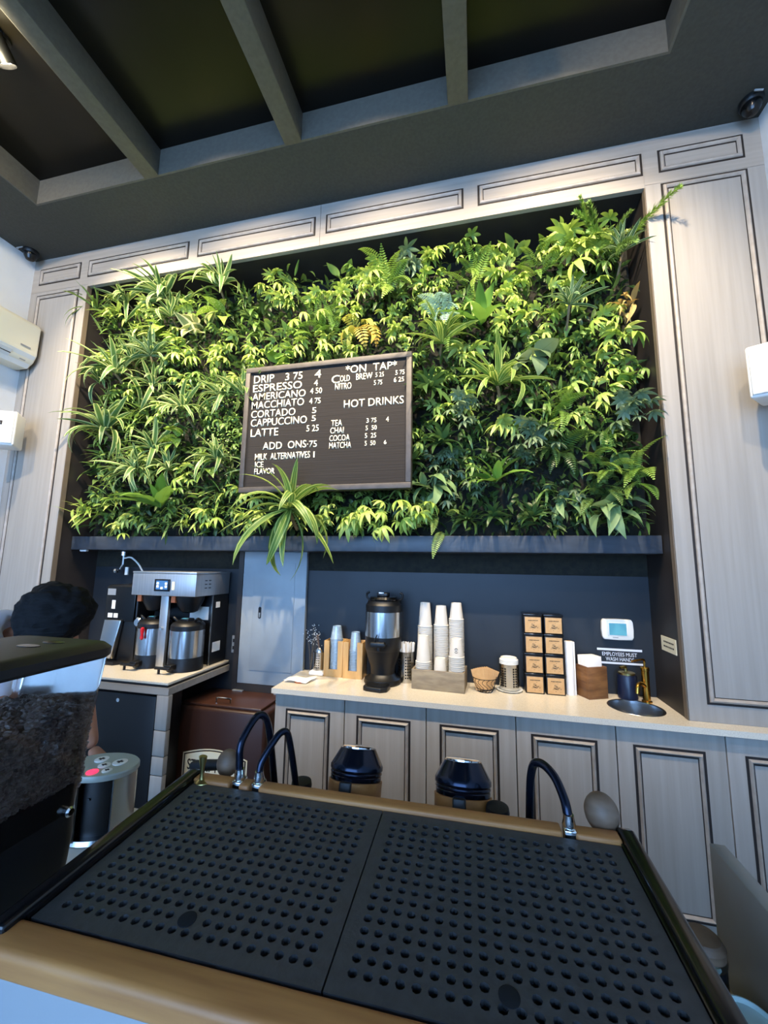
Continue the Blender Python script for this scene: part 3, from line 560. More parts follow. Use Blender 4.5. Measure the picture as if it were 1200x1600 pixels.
# brown chest cooler
t = thing('chest_cooler', 'dark brown chest cooler with hinged lid and cream badge', 'cooler', (-1.58, 0.16, 0))
MB().box(-0.315, 0.33, -0.16, 0.155, 0.02, 0.738).build('body', 'cooler_brown', t, bevel=0.022, seg=3)
d = MB().box(-0.275, 0.285, -0.14, 0.155, 0.739, 0.756).build('lid', 'cooler_lid', t, bevel=0.004)
MB().tube(spline([(-0.045, -0.115, 0.756), (-0.045, -0.115, 0.784), (-0.035, -0.115, 0.79), (0.045, -0.115, 0.79), (0.055, -0.115, 0.784), (0.055, -0.115, 0.756)], 5), 0.0045, 8).build('lid_handle', 'chrome', d, smooth=True)
for x in (-0.06, 0.26): MB().box(x - 0.04, x + 0.04, 0.135, 0.155, 0.756, 0.762).build('hinge', 'grey_mid', d)
arch = [(-0.205, 0.30), (-0.205, 0.455)] + [(-0.205 + 0.41 * k / 12, 0.455 + 0.035 * math.sin(math.pi * k / 12)) for k in range(1, 12)] + [(0.205, 0.455), (0.205, 0.30)]
b = MB().prism([(x, z) for x, z in arch], -0.166, -0.158).build('badge', 'cream', t)
MB().prism([(x * 1.05, 0.39 + (z - 0.39) * 1.08) for x, z in arch], -0.163, -0.158).build('badge_border', 'ink', b)
MB().prism([(x * 1.09, 0.39 + (z - 0.39) * 1.14) for x, z in arch], -0.1615, -0.158).build('badge_edge', 'cream', b)
o = text('STUMPTOWN', 0.37, 0.06, 'ink', b, 'badge_lettering', 0.001, 0.012); o.location = (-0.185, -0.166, 0.375)

# ------------------------------------------------------------------ wall devices
t = thing('air_conditioner', 'cream wall-mounted air conditioner on the left wall', 'air conditioner', (XL, 0, 0))
prof = [(0.0, 3.17), (0.13, 3.17), (0.185, 3.21), (0.215, 3.27), (0.22, 3.5), (0.2, 3.53), (0.0, 3.54)]
MB().prism([(x, z) for x, z in prof], -0.95, -0.03, 'y').build('casing', 'ac_white', t, bevel=0.012, seg=3)
MB().add([(0.214, -0.94, 3.262), (0.214, -0.045, 3.262), (0.138, -0.045, 3.172), (0.138, -0.94, 3.172), (0.218, -0.94, 3.258), (0.218, -0.045, 3.258), (0.142, -0.045, 3.166), (0.142, -0.94, 3.166)], [(0, 1, 2, 3), (7, 6, 5, 4), (0, 4, 5, 1), (1, 5, 6, 2), (2, 6, 7, 3), (3, 7, 4, 0)]).build('lower_fascia', 'white_plastic', t)
MB().add([(0.205, -0.9, 3.243), (0.205, -0.2, 3.243), (0.165, -0.2, 3.194), (0.165, -0.9, 3.194), (0.209, -0.9, 3.239), (0.209, -0.2, 3.239), (0.169, -0.2, 3.19), (0.169, -0.9, 3.19)], [(0, 1, 2, 3), (7, 6, 5, 4), (0, 4, 5, 1), (1, 5, 6, 2), (2, 6, 7, 3), (3, 7, 4, 0)]).build('louver', 'speaker_white', t)
MB().box(0.188, 0.192, -0.9, -0.2, 3.212, 3.217).build('louver_gap', 'black', t); MB().box(0.18, 0.184, -0.13, -0.09, 3.205, 3.222).build('sensor', 'grey_mid', t); MB().box(0.2195, 0.2212, -0.16, -0.09, 3.30, 3.312).build('maker_mark', 'grey_mid', t)

def speaker(x, y, z, rz, label):
    t = thing('wall_speaker', label, 'speaker', (x, y, z), rz)
    MB().prism([(-0.115, -0.0), (0.115, 0.0), (0.07, 0.17), (-0.07, 0.17)], -0.13, 0.13, 'z').build('cabinet', 'white_plastic', t, bevel=0.014, seg=3)
    MB().box(-0.103, 0.103, -0.008, 0.002, -0.118, 0.118).build('grille', 'speaker_white', t, bevel=0.005)
    b = MB().box(0.0, 0.032, -0.0105, -0.007, 0.02, 0.05).build('badge', 'ink', t, bevel=0.001); o = text('JBL', 0.02, 0.009, 'grey_mid', b, 'badge_lettering', 0.0006, 0.01); o.location = (0.006, -0.0105, 0.03)
    MB().cyl((0, 0.16, 0), (0.0, 0.24, 0), 0.016, 12).build('bracket', 'white_plastic', t)
    return t
speaker(-3.38, -0.25, 2.60, R(24), 'white wall speaker with small dark badge on the left wall below the air conditioner')
speaker(1.375, -0.26, 2.58, R(-30), 'white wall speaker with small dark badge at the right edge')
for x, lab in ((-3.55, 'black corner dome camera where the left wall meets the ceiling'), (1.50, 'black corner dome camera where the right wall meets the ceiling')):
    t = thing('corner_camera', lab, 'camera', (x, -0.10, ZP))
    MB().lathe([(0.055, 0), (0.055, -0.02), (0.048, -0.03)], seg=20).build('mount', 'black', t, smooth=True); MB().lathe([(0.045, -0.028), (0.042, -0.05), (0.028, -0.075), (0.006, -0.084)], seg=20).build('dome', 'black_gloss', t, smooth=True)
    MB().tube(spline([(0.0, -0.06, -0.01), (-0.03, -0.08, -0.03), (0.0, -0.09, -0.05)], 4), 0.005, 6).build('cable', 'grey_mid', t)

# ------------------------------------------------------------------ menu board
W, H = 1.148, 0.868
t = thing('menu_board', 'black letter-board menu with dark frame hanging on the living wall', 'menu board', (-1.513, -0.02, 2.102))
MB().box(0.03, W - 0.03, -0.006, 0.03, 0.03, H - 0.03).build('felt_panel', 'felt', t)
for nm, a in (('f', (0, W, -0.022, 0.032, 0, 0.036)), ('f', (0, W, -0.022, 0.032, H - 0.036, H)), ('f', (0, 0.034, -0.022, 0.032, 0.036, H - 0.036)), ('f', (W - 0.034, W, -0.022, 0.032, 0.036, H - 0.036))): MB().box(*a).build('frame_bar', 'board_frame', t, bevel=0.003)
LET = [('DRIP',0.057,0.758,0.150,0.056),('375',0.290,0.759,0.124,0.053),('4',0.501,0.757,0.044,0.055),('ESPRESSO',0.054,0.695,0.359,0.053),('4',0.498,0.703,0.027,0.040),('AMERICANO',0.053,0.636,0.389,0.050),('4 50',0.473,0.648,0.083,0.040),('MACCHIATO',0.052,0.575,0.381,0.052),('4 75',0.470,0.579,0.079,0.040),('CORTADO',0.052,0.512,0.323,0.051),('5',0.493,0.516,0.029,0.039),('CAPPUCCINO',0.053,0.451,0.406,0.052),('5',0.492,0.462,0.028,0.039),('LATTE',0.057,0.380,0.202,0.054),('5 25',0.459,0.393,0.084,0.043),('ADD  ONS',0.152,0.287,0.310,0.050),('\u00b775',0.467,0.287,0.068,0.044),('MILK  ALTERNATIVES',0.100,0.218,0.391,0.044),('1',0.514,0.219,0.0085,0.040),('ICE',0.103,0.169,0.061,0.039),('FLAVOR',0.101,0.123,0.147,0.039),('*ON  TAP*',0.714,0.767,0.338,0.052),('C',0.620,0.707,0.056,0.055),('OLD',0.678,0.714,0.066,0.042),('BREW',0.786,0.716,0.108,0.043),('5 25',0.914,0.723,0.055,0.031),('5 75',1.043,0.725,0.058,0.031),('NITRO',0.645,0.661,0.111,0.044),('5 75',0.905,0.671,0.054,0.032),('6 25',1.033,0.678,0.065,0.032),('HOT DRINKS',0.709,0.534,0.389,0.052),('TEA',0.628,0.417,0.073,0.042),('3 75',0.862,0.425,0.064,0.030),('4',0.987,0.425,0.018,0.032),('CHAI',0.623,0.369,0.090,0.040),('5  50',0.857,0.377,0.072,0.030),('COCOA',0.619,0.319,0.135,0.039),('5  25',0.853,0.327,0.073,0.031),('MATCHA',0.619,0.270,0.147,0.040),('5  50',0.853,0.278,0.069,0.030),('6',0.976,0.281,0.016,0.026)]
for sx, u, v, wd, ch in LET:
    if sx == '375': sx = '3 75'
    o = text(sx, wd, ch, 'letter', t, 'lettering', 0.003, 0.0 if sx in ('1', '4', '5', '6') else 0.005); o.location = (u, -0.006, v)

# ------------------------------------------------------------------ bar counter in front
t = thing('bar_counter', 'pale stone bar counter carrying the espresso machine', 'counter')
MB().box(-0.62, 0.62, -2.05, -1.29, 0.83, 0.87).build('stone_top', 'bar_stone', t, bevel=0.003); MB().box(-1.5, -0.622, -2.05, -1.16, 0.83, 0.87).build('stone_top', 'bar_stone', t, bevel=0.003); MB().box(-1.45, 0.6, -2.0, -1.34, 0.0, 0.83).build('base', 'mill_v', t)

# ------------------------------------------------------------------ espresso machine (seen from behind)
em = thing('espresso_machine', 'large espresso machine with black perforated cup tray and wooden rails', 'espresso machine')
em.matrix_world = EMX = Matrix.Translation((-0.185, -1.645, 1.15)) @ Matrix.Rotation(R(0.78), 4, 'Z') @ Matrix.Rotation(R(1.77), 4, 'X') @ Matrix.Translation((0, 0, -1.15))
inv = EMX.inverted()
def ml(x, y, z): return inv @ Vector((x, y, z))
MB().box(-0.436, 0.436, -0.199, 0.145, 0.889, 1.112).build('body', 'steel_plate', em, bevel=0.006)
MB().box(-0.436, 0.436, -0.17, 0.17, 1.112, 1.128).build('tray_base', 'black', em)
for x in (-0.4, 0.4):
    for y in (-0.15, 0.1): MB().lathe([(0.03, 0.8712 - math.tan(R(1.77)) * y), (0.03, 0.889)], (x, y, 0), 14).build('foot', 'black', em)
def perf_mat(x0, x1, y0, y1, nx, ny, r, discs):
    b = MB(); z1, z0 = 1.150, 1.142; px, py = (x1 - x0 - 0.036) / nx, (y1 - y0 - 0.036) / ny; ox, oy = x0 + 0.018, y0 + 0.018; sg = 8; L = []
    skip = set()
    for (dx, dy, dr) in discs:
        for i in range(nx):
            for j in range(ny):
                if math.hypot(ox + (i + .5) * px - dx, oy + (j + .5) * py - dy) < dr * 1.25: skip.add((i, j))
    for i in range(nx):
        for j in range(ny):
            cx, cy = ox + (i + .5) * px, oy + (j + .5) * py
            if (i, j) in skip:
                b.add([(cx - px / 2, cy - py / 2, z1), (cx + px / 2, cy - py / 2, z1), (cx + px / 2, cy + py / 2, z1), (cx - px / 2, cy + py / 2, z1)], [(0, 1, 2, 3)]); continue
            out = []; inn = []
            for k in range(sg):
                a = 2 * math.pi * k / sg; c, s_ = math.cos(a), math.sin(a); m = max(abs(c), abs(s_)); out.append((cx + px / 2 * c / m, cy + py / 2 * s_ / m, z1)); inn.append((cx + r * c, cy + r * s_, z1))
            low = [(x, y, z0) for x, y, _ in inn]
            b.add(out + inn + low, [(k, (k + 1) % sg, sg + (k + 1) % sg, sg + k) for k in range(sg)] + [(sg + k, sg + (k + 1) % sg, 2 * sg + (k + 1) % sg, 2 * sg + k) for k in range(sg)])
    for (a, c, d, e) in ((x0, x1, y0, oy), (x0, x1, y1 - 0.018, y1), (x0, ox, oy, y1 - 0.018), (x1 - 0.018, x1, oy, y1 - 0.018)): b.add([(a, d, z1), (c, d, z1), (c, e, z1), (a, e, z1)], [(0, 1, 2, 3)])
    for (p, q) in (((x0, y0), (x1, y0)), ((x1, y0), (x1, y1)), ((x1, y1), (x0, y1)), ((x0, y1), (x0, y0))): b.add([(p[0], p[1], z0), (q[0], q[1], z0), (q[0], q[1], z1), (p[0], p[1], z1)], [(0, 1, 2, 3)])
    o = b.build('perforated_mat', 'black_rubber', em)
    for dx, dy, dr in discs: MB().lathe([(dr, z1 - 0.003), (dr, z1 + 0.0008), (dr * 0.85, z1 + 0.0012)], (dx, dy, 0), 24).build('plug', 'black_matt', o, smooth=True)
d1 = ml(-0.400, -1.771, 1.15); d2 = ml(0.031, -1.768, 1.15)
perf_mat(-0.431, -0.0012, -0.168, 0.168, 20, 16, 0.0063, [(d1.x, d1.y, 0.0125)]); perf_mat(0.0012, 0.431, -0.168, 0.168, 20, 16, 0.0063, [(d2.x, d2.y, 0.0125)])
for sx in (-1, 1):
    MB().prism([(-0.20, 1.06), (0.218, 1.06), (0.226, 1.09), (0.216, 1.154), (0.195, 1.163), (-0.20, 1.163)], sx * 0.437, sx * 0.464, 'x').build('side_rail', 'black_gloss', em, bevel=0.005)
    MB().box(min(sx * 0.432, sx * 0.437), max(sx * 0.432, sx * 0.437), -0.170, 0.170, 1.128, 1.153).build('side_lip', 'black_gloss', em)
for a, b in ((-0.436, -0.347), (-0.324, -0.300), (-0.277, 0.336), (0.360, 0.436)): MB().box(a, b, 0.171, 0.201, 1.10, 1.157).build('wood_rail', 'rail_wood', em, bevel=0.004)
MB().box(-0.464, 0.464, -0.218, -0.171, 1.118, 1.153).build('front_wood_rail', 'rail_wood', em, bevel=0.009, seg=4)
MB().box(-0.464, 0.464, -0.208, -0.200, 0.90, 1.118).build('front_panel', 'grey_mid', em, bevel=0.003)
MB().box(-0.45, 0.45, 0.146, 0.17, 0.9, 1.10).build('back_panel', 'steel_dark', em)
# chrome fittings + steam wands
def wand(base, pts, r, lab):
    f = MB().box(base[0] - 0.011, base[0] + 0.011, base[1] - 0.014, base[1] + 0.016, 1.10, 1.159).build('wand_fitting', 'chrome', em, bevel=0.003)
    MB().lathe([(0.011, 1.158), (0.0125, 1.163), (0.010, 1.172), (0.009, 1.18)], (base[0], base[1], 0), 14).build('collar', 'chrome', f, smooth=True)
    w_ = MB().tube(spline(pts, 7), r, 12).build('steam_wand', 'sky_tint_chrome', em, smooth=True); return w_
P = lambda L: [ml(*q) for q in L]
b1, b2, b3 = ml(-0.520, -1.459, 1.16), ml(-0.473, -1.458, 1.16), ml(0.163, -1.452, 1.16)
wand(b1, P([(-0.520, -1.459, 1.165), (-0.524, -1.457, 1.20), (-0.526, -1.453, 1.233), (-0.521, -1.43, 1.262), (-0.514, -1.405, 1.279), (-0.503, -1.388, 1.270), (-0.498, -1.375, 1.235), (-0.496, -1.355, 1.16), (-0.492, -1.335, 1.06)]), 0.0085, 1)
wand(b2, P([(-0.473, -1.458, 1.165), (-0.474, -1.456, 1.185), (-0.472, -1.45, 1.203), (-0.46, -1.43, 1.232), (-0.449, -1.412, 1.25), (-0.439, -1.398, 1.245), (-0.434, -1.385, 1.205), (-0.428, -1.37, 1.14), (-0.42, -1.355, 1.06)]), 0.0078, 2)
wand(b3, P([(0.163, -1.452, 1.163), (0.162, -1.448, 1.185), (0.159, -1.435, 1.204), (0.149, -1.408, 1.226), (0.132, -1.382, 1.236), (0.117, -1.362, 1.228), (0.110, -1.352, 1.20), (0.107, -1.345, 1.15), (0.105, -1.335, 1.06)]), 0.0085, 3)
# wooden steam knobs
for (x, y, z, r, sz, tl) in ((-0.586, -1.405, 1.166, 0.026, 1.15, 0), (0.232, -1.405, 1.172, 0.031, 1.15, -8)):
    q = ml(x, y, z); m = Matrix.Translation(q) @ Matrix.Rotation(R(tl), 4, 'Y'); k = MB().lathe([(r * math.cos(a), sz * r * math.sin(a)) for a in [R(-82 + 164 * i / 12) for i in range(13)]], (0, 0, 0), 22, m).build('steam_knob', 'knob_wood', em, smooth=True)
    MB().cyl(m @ Vector((0, 0, -r * sz * 0.95)), m @ Vector((0, 0.0, -r * sz - 0.05)), 0.008, 12).build('knob_stem', 'chrome', k)
q0, q1 = ml(-0.69, -1.40, 1.145), ml(-0.60, -1.40, 1.158); MB().tube([q0, q0.lerp(q1, .1), q0.lerp(q1, .5), q1], [0.008, 0.0115, 0.0125, 0.011], 14).build('portafilter_handle', 'black_soft', em, smooth=True)
# group heads with tan bands, leaning to the barista side
for (x, y) in ((-0.304, -1.285), (-0.037, -1.285)):
    q = ml(x, y, 1.074); m = Matrix.Translation(q) @ Matrix.Rotation(R(-20), 4, 'X')
    g = MB().lathe([(0.062, 0.026), (0.064, 0.032), (0.0645, 0.040), (0.063, 0.042), (0.0655, 0.045), (0.0655, 0.048), (0.064, 0.050), (0.067, 0.054), (0.067, 0.062), (0.063, 0.069), (0.047, 0.097), (0.045, 0.100), (0.041, 0.100)], (0, 0, 0), 40, m).build('group_head', 'sky_tint_chrome', em, smooth=True)
    MB().lathe([(0.055, -0.05), (0.062, -0.02), (0.0665, -0.005), (0.0675, 0.030), (0.060, 0.032)], (0, 0, 0), 40, m).build('tan_band', 'tan_band', g, smooth=True)
    MB().lathe([(0.040, 0.098), (0.040, 0.103), (0.03, 0.104)], (0, 0, 0), 30, m).build('top_disc', 'chrome', g, smooth=True)
    MB().box(-0.022, 0.008, -0.074, -0.055, -0.01, 0.034, m).build('band_clasp', 'black', g, bevel=0.004); MB().lathe([(0.05, -0.16), (0.05, -0.04)], (0, 0, 0), 24, m).build('neck', 'steel_dark', g)
for (x, y, z) in ((-0.436, -1.31, 1.095), (0.040, -1.33, 1.112)): MB().lathe([(0.022, -0.03), (0.026, -0.006), (0.024, 0.004), (0.012, 0.009)], ml(x, y, z), 22).build('black_knob', 'black_soft', em, smooth=True)
t = thing('brass_spoon', 'small fluted brass piece standing at far left corner of cup tray', 'spoon', (-0.603, -1.478, 1.1535)); MB().lathe([(0.017, 0), (0.016, 0.003), (0.006, 0.009), (0.0035, 0.02), (0.005, 0.032), (0.0085, 0.046), (0.010, 0.056), (0.008, 0.0575)], seg=18, sy=0.7).build('body', 'old_brass', t, smooth=True)

# ------------------------------------------------------------------ espresso grinder at the left edge
t = thing('espresso_grinder', 'black espresso grinder with clear hopper full of coffee beans', 'coffee grinder', (-0.875, -1.76, 0.871))
def rrect(x, y, rx, ry, rad, z, n=5):
    out = []
    for cxs, cys, a0 in ((1, 1, 0), (-1, 1, 90), (-1, -1, 180), (1, -1, 270)):
        for k in range(n + 1):
            a = R(a0 + 90 * k / n); out.append((x + cxs * (rx - rad) + rad * math.cos(a), y + cys * (ry - rad) + rad * math.sin(a), z))
    return out
MB().rings([rrect(0, 0, 0.126, 0.162, 0.03, 0.572), rrect(0, 0, 0.131, 0.167, 0.03, 0.578), rrect(0, 0, 0.131, 0.167, 0.03, 0.592), rrect(0, 0, 0.122, 0.158, 0.03, 0.602), rrect(0, 0, 0.11, 0.146, 0.03, 0.605)]).build('hopper_lid', 'black', t, smooth=True)
for x, y in ((0.03, 0.06), (0.04, 0.10)): MB().lathe([(0.03, 0.6045), (0.028, 0.6062), (0.01, 0.6064)], (x, y, 0), 20, sx=0.9, sy=0.4).build('lid_grip', 'black_gloss', t, smooth=True)
MB().rings([rrect(0, -0.012, 0.121, 0.142, 0.03, 0.30), rrect(0, -0.008, 0.124, 0.148, 0.03, 0.42), rrect(0, 0, 0.127, 0.161, 0.03, 0.572)], False, False).build('hopper', 'hopper_clear', t, smooth=True)
MB().rings([rrect(-0.002, -0.012, 0.118, 0.142, 0.03, 0.19), rrect(0, -0.012, 0.122, 0.144, 0.03, 0.25), rrect(0, -0.012, 0.119, 0.140, 0.03, 0.345), rrect(0, -0.014, 0.110, 0.130, 0.03, 0.35)]).build('hopper_collar', 'black', t, smooth=True)
MB().rings([rrect(-0.005, -0.03, 0.118, 0.155, 0.03, 0.0), rrect(-0.005, -0.03, 0.118, 0.155, 0.03, 0.24), rrect(-0.005, -0.02, 0.112, 0.14, 0.03, 0.29)]).build('body', 'steel_dark', t, smooth=True)
MB().lathe([(0.009, 0), (0.009, 0.01), (0.006, 0.013)], (0, 0, 0), 16, Matrix.Translation((0.120, 0.098, 0.305)) @ Matrix.Rotation(R(90), 4, 'Y')).build('collar_screw', 'chrome', t, smooth=True)
for k in range(4): MB().box(0.112, 0.1147, 0.03, 0.10, 0.165 + k * 0.014, 0.168 + k * 0.014).build('vent_slot', 'black', t)
bb = MB(); br = random.Random(5)
def bean(c, b):
    m = Matrix.Translation(c) @ Matrix.Rotation(br.uniform(0, 6.28), 4, 'Z') @ Matrix.Rotation(br.uniform(0, 3.14), 4, 'X'); L, Wd, Th = 0.0066, 0.0048, 0.0037
    ring = lambda t_, s_: [m @ Vector((t_ * L, s_ * Wd * math.cos(a), s_ * Th * math.sin(a))) for a in [2 * math.pi * k / 6 for k in range(6)]]
    b.rings([ring(-0.85, .45), ring(-0.3, .95), ring(0.4, .95), ring(0.9, .4)])
def hop(z):   # inner half sizes
    u = (z - 0.34) / 0.232; return 0.119 + 0.006 * max(0, u), 0.141 + 0.012 * max(0, u)
for k in range(6500):
    z = br.uniform(0.335, 0.475); hx, hy = hop(z); hx -= 0.006; hy -= 0.006; side = br.random()
    if side < .45: p = (hx - br.uniform(0, .006), br.uniform(-hy, hy), z)
    elif side < .6: p = (br.uniform(-hx, hx), hy - br.uniform(0, .006), z)
    elif side < .7: p = (br.uniform(-hx, hx), -hy + br.uniform(0, .006), z)
    else: x, y = br.uniform(-hx, hx), br.uniform(-hy, hy); p = (x, y, 0.474 + 0.012 * math.sin(x * 14 + 1) * math.cos(y * 9) + br.uniform(-.004, .005))
    bean(Vector((p[0], p[1] - 0.008, p[2])), bb)
o = bb.build('coffee_beans', 'bean', t, smooth=True); tag(o, kind='stuff'); o['label'] = 'dark roasted coffee beans'
MB().rings([rrect(0, -0.009, 0.106, 0.128, 0.03, 0.345), rrect(0, -0.009, 0.108, 0.132, 0.03, 0.462)]).build('bean_core', 'bean', t)

# automatic tamper
t = thing('automatic_tamper', 'oval silver automatic tamper with round buttons behind the grinder', 'tamper', (-1.075, -1.285, 0.871), R(12))
MB().lathe([(0.1, 0.165), (0.103, 0.169), (0.103, 0.178), (0.100, 0.181)], seg=40, sy=0.72).build('top_panel', 'device_top', t, smooth=True)
MB().lathe([(0.095, 0), (0.097, 0.004), (0.09, 0.014)], seg=40, sy=0.72).build('base', 'steel', t, smooth=True)
def arcwall(a0, a1, r, z0, z1, n=8):
    b = MB(); o_ = [(r * math.cos(a0 + (a1 - a0) * k / n), 0.72 * r * math.sin(a0 + (a1 - a0) * k / n)) for k in range(n + 1)]; i_ = [(x * 0.9, y * 0.9) for x, y in reversed(o_)]
    return b.prism(o_ + i_, z0, z1, 'z')
arcwall(-0.75, 1.5, 0.098, 0.012, 0.166).build('side_column', 'steel', t, smooth=True); arcwall(-3.9, -1.75, 0.098, 0.012, 0.166).build('side_column', 'steel', t, smooth=True)
MB().lathe([(0.07, 0.012), (0.07, 0.166)], (0, 0.005, 0), 30, sy=0.72).build('core', 'black', t, smooth=True); MB().lathe([(0.004, 0), (0.004, 0.003)], (0, 0, 0), 10, Matrix.Translation((0.005, -0.047, 0.11)) @ Matrix.Rotation(R(90), 4, 'X')).build('sensor', 'steel_dark', t)
for x, y, r, m in ((0.045, 0.012, 0.020, 'white_plastic'), (-0.02, 0.026, 0.019, 'white_plastic'), (0.012, -0.008, 0.016, 'white_plastic'), (0.04, -0.036, 0.013, 'white_plastic'), (0.005, -0.046, 0.015, 'red_glow')):
    b = MB().lathe([(r, 0.181), (r, 0.1828), (r * 0.9, 0.1834)], (x, y, 0), 20).build('button', m, t, smooth=True)
    if m != 'red_glow': MB().box(x - r * 0.45, x + r * 0.45, y - r * 0.16, y + r * 0.16, 0.1832, 0.1842).box(x - r * 0.15, x + r * 0.15, y - r * 0.4, y + r * 0.4, 0.1832, 0.1841).build('symbol', 'ink', b)
# right of the machine
t = thing('steel_divider', 'upright stainless steel divider at the lower right of the espresso machine', 'divider', (0.463, -1.318, 0.871)); MB().box(-0.014, 0.014, -0.6, 0, 0, 0.229).build('panel', 'steel_plate', t, bevel=0.002)
t = thing('wood_lidded_canister', 'steel canister with round wooden lid between machine and steel divider', 'canister', (0.386, -1.408, 0.871)); MB().lathe([(0.030, 0), (0.032, 0.003), (0.032, 0.09)], seg=28).build('body', 'steel_dark', t, smooth=True); MB().lathe([(0.033, 0.09), (0.034, 0.096), (0.033, 0.102)], seg=28).build('ring', 'chrome', t, smooth=True); MB().lathe([(0.032, 0.102), (0.033, 0.114), (0.026, 0.124), (0.012, 0.127)], seg=28).build('lid', 'knob_wood', t, smooth=True)
t = thing('teal_cup', 'pale teal round cup at the bottom right corner', 'cup', (0.409, -1.487, 0.871)); MB().lathe([(0.022, 0), (0.03, 0.03), (0.036, 0.075), (0.034, 0.075), (0.028, 0.03), (0.02, 0.008)], seg=28).build('cup', 'teal', t, smooth=True); MB().lathe([(0.033, 0.066), (0.033, 0.068)], seg=28).build('lid_disc', 'teal', t, smooth=True)

# ------------------------------------------------------------------ person bending behind the grinder
pr = thing('person', 'person in pale shirt with dark hair bending over behind the grinder', 'person', (-2.15, -0.95, 0))
def skin(name, m, joints, edges, parent, sub=2, root=0):
    me = bpy.data.meshes.new(name); me.from_pydata([j[:3] for j in joints], edges, []); o = bpy.data.objects.new(name, me); col.objects.link(o); o.parent = parent
    sk = o.modifiers.new('skin', 'SKIN'); 
    bm = bmesh.new(); bm.from_mesh(me); lay = bm.verts.layers.skin.verify(); bm.verts.ensure_lookup_table()
    for i, j in enumerate(joints):
        rr = j[3]; bm.verts[i][lay].radius = (rr, j[4] if len(j) > 4 else rr); bm.verts[i][lay].use_root = (i == root)
    bm.to_mesh(me); bm.free(); sk.use_smooth_shade = True
    ss = o.modifiers.new('sub', 'SUBSURF'); ss.levels = sub; ss.render_levels = sub; me.materials.append(M[m]); return o
J = [(0, 0, 0.93, .14, .11), (0.10, 0, 1.10, .14, .10), (0.18, -0.02, 1.28, .15, .10), (0.27, -0.03, 1.32, .065), (0.36, -0.04, 1.34, .05),
     (0.21, -0.17, 1.27, .06), (0.45, -0.20, 1.10, .042), (0.68, -0.12, 0.95, .031), (0.21, 0.17, 1.27, .06), (0.38, 0.2, 1.02, .042), (0.56, 0.10, 0.86, .031),
     (0, -0.1, 0.86, .1), (0.06, -0.11, 0.48, .068), (-0.02, -0.11, 0.09, .05), (0.1, -0.12, 0.05, .045), (0, 0.1, 0.86, .1), (0.05, 0.11, 0.48, .068), (-0.03, 0.11, 0.09, .05), (0.09, 0.12, 0.05, .045)]
E_ = [(0, 1), (1, 2), (2, 3), (3, 4), (2, 5), (5, 6), (6, 7), (2, 8), (8, 9), (9, 10), (0, 11), (11, 12), (12, 13), (13, 14), (0, 15), (15, 16), (16, 17), (17, 18)]
body = skin('body', 'skin', J, E_, pr, 2)
sh = skin('shirt', 'shirt', [(0.0, 0, 0.90, .155, .125), (0.10, 0, 1.10, .155, .115), (0.17, -0.04, 1.31, .175, .14), (0.25, -0.04, 1.345, .10), (0.22, -0.175, 1.33, .115), (0.45, -0.198, 1.12, .07), (0.21, 0.175, 1.27, .08), (0.36, 0.19, 1.06, .062)], [(0, 1), (1, 2), (2, 3), (2, 4), (4, 5), (2, 6), (6, 7)], pr)
tr = skin('trousers', 'jeans', [(0, 0, 0.9, .15, .12), (0, -0.1, 0.84, .112), (0.06, -0.11, 0.48, .08), (-0.02, -0.11, 0.1, .066), (0, 0.1, 0.84, .112), (0.05, 0.11, 0.48, .08), (-0.03, 0.11, 0.1, .066)], [(0, 1), (1, 2), (2, 3), (0, 4), (4, 5), (5, 6)], pr)
# hands with fingers
for sy, wx, wy, wz in ((-1, 0.68, -0.12, 0.95), (1, 0.56, 0.10, 0.86)):
    js = [(wx, wy, wz, .026, .02), (wx + 0.045, wy, wz - 0.03, .036, .016), (wx + 0.085, wy, wz - 0.055, .038, .014)]; es = [(0, 1), (1, 2)]
    for f, (off, ln) in enumerate(((-.03, .058), (-.01, .07), (.01, .066), (.03, .05))):
        n = len(js); js += [(wx + 0.09, wy + off, wz - 0.058, .009), (wx + 0.09 + ln * .5, wy + off * 1.1, wz - 0.075, .0085), (wx + 0.09 + ln * .75, wy + off * 1.1, wz - 0.075 - ln * .5, .0075)]; es += [(2, n), (n, n + 1), (n + 1, n + 2)]
    n = len(js); js += [(wx + 0.05, wy + sy * -0.04, wz - 0.045, .011), (wx + 0.085, wy + sy * -0.055, wz - 0.075, .009)]; es += [(1, n), (n, n + 1)]
    skin('hand', 'skin', js, es, pr, 1)
# head looking down to the right
hm = Matrix.Translation((0.475, -0.04, 1.395)) @ Matrix.Rotation(R(38), 4, 'Z') @ Matrix.Rotation(R(48), 4, 'Y')
def ell(a, b, c, n=16, k=24, z0=-90, z1=90): return [[Vector((a * math.cos(R(t_)) * math.cos(2 * math.pi * j / k), b * math.cos(R(t_)) * math.sin(2 * math.pi * j / k), c * math.sin(R(t_)))) for j in range(k)] for t_ in [z0 + (z1 - z0) * (i + .02) / (n + .04) for i in range(n + 1)]]
def shape_head(p):
    x, y, z = p
    if x > 0.05 and abs(y) < 0.02 and -0.045 < z < 0.01: x += 0.024 * (1 - abs(y) / 0.02)
    if z < -0.05: x += 0.012; y *= 0.86
    return hm @ Vector((x, y, z))
MB().rings([[shape_head(p) for p in r] for r in ell(0.093, 0.074, 0.115, 24, 36)]).build('head', 'skin', pr, smooth=True)
from mathutils import noise
def hairp(p):
    q = Vector((p.x * (1.0 if p.x < 0.03 else 0.85), p.y, p.z)); k = 1 + 0.10 * noise.noise(q * 14) + 0.07 * noise.noise(q * 45 + Vector((3, 1, 2)))
    return hm @ (Vector((-0.02, 0, 0.012)) + q * k)
hr = MB().rings([[hairp(p) for p in r] for r in ell(0.138, 0.118, 0.132, 44, 72, -74, 90)]).build('hair', 'hair', pr, smooth=True)
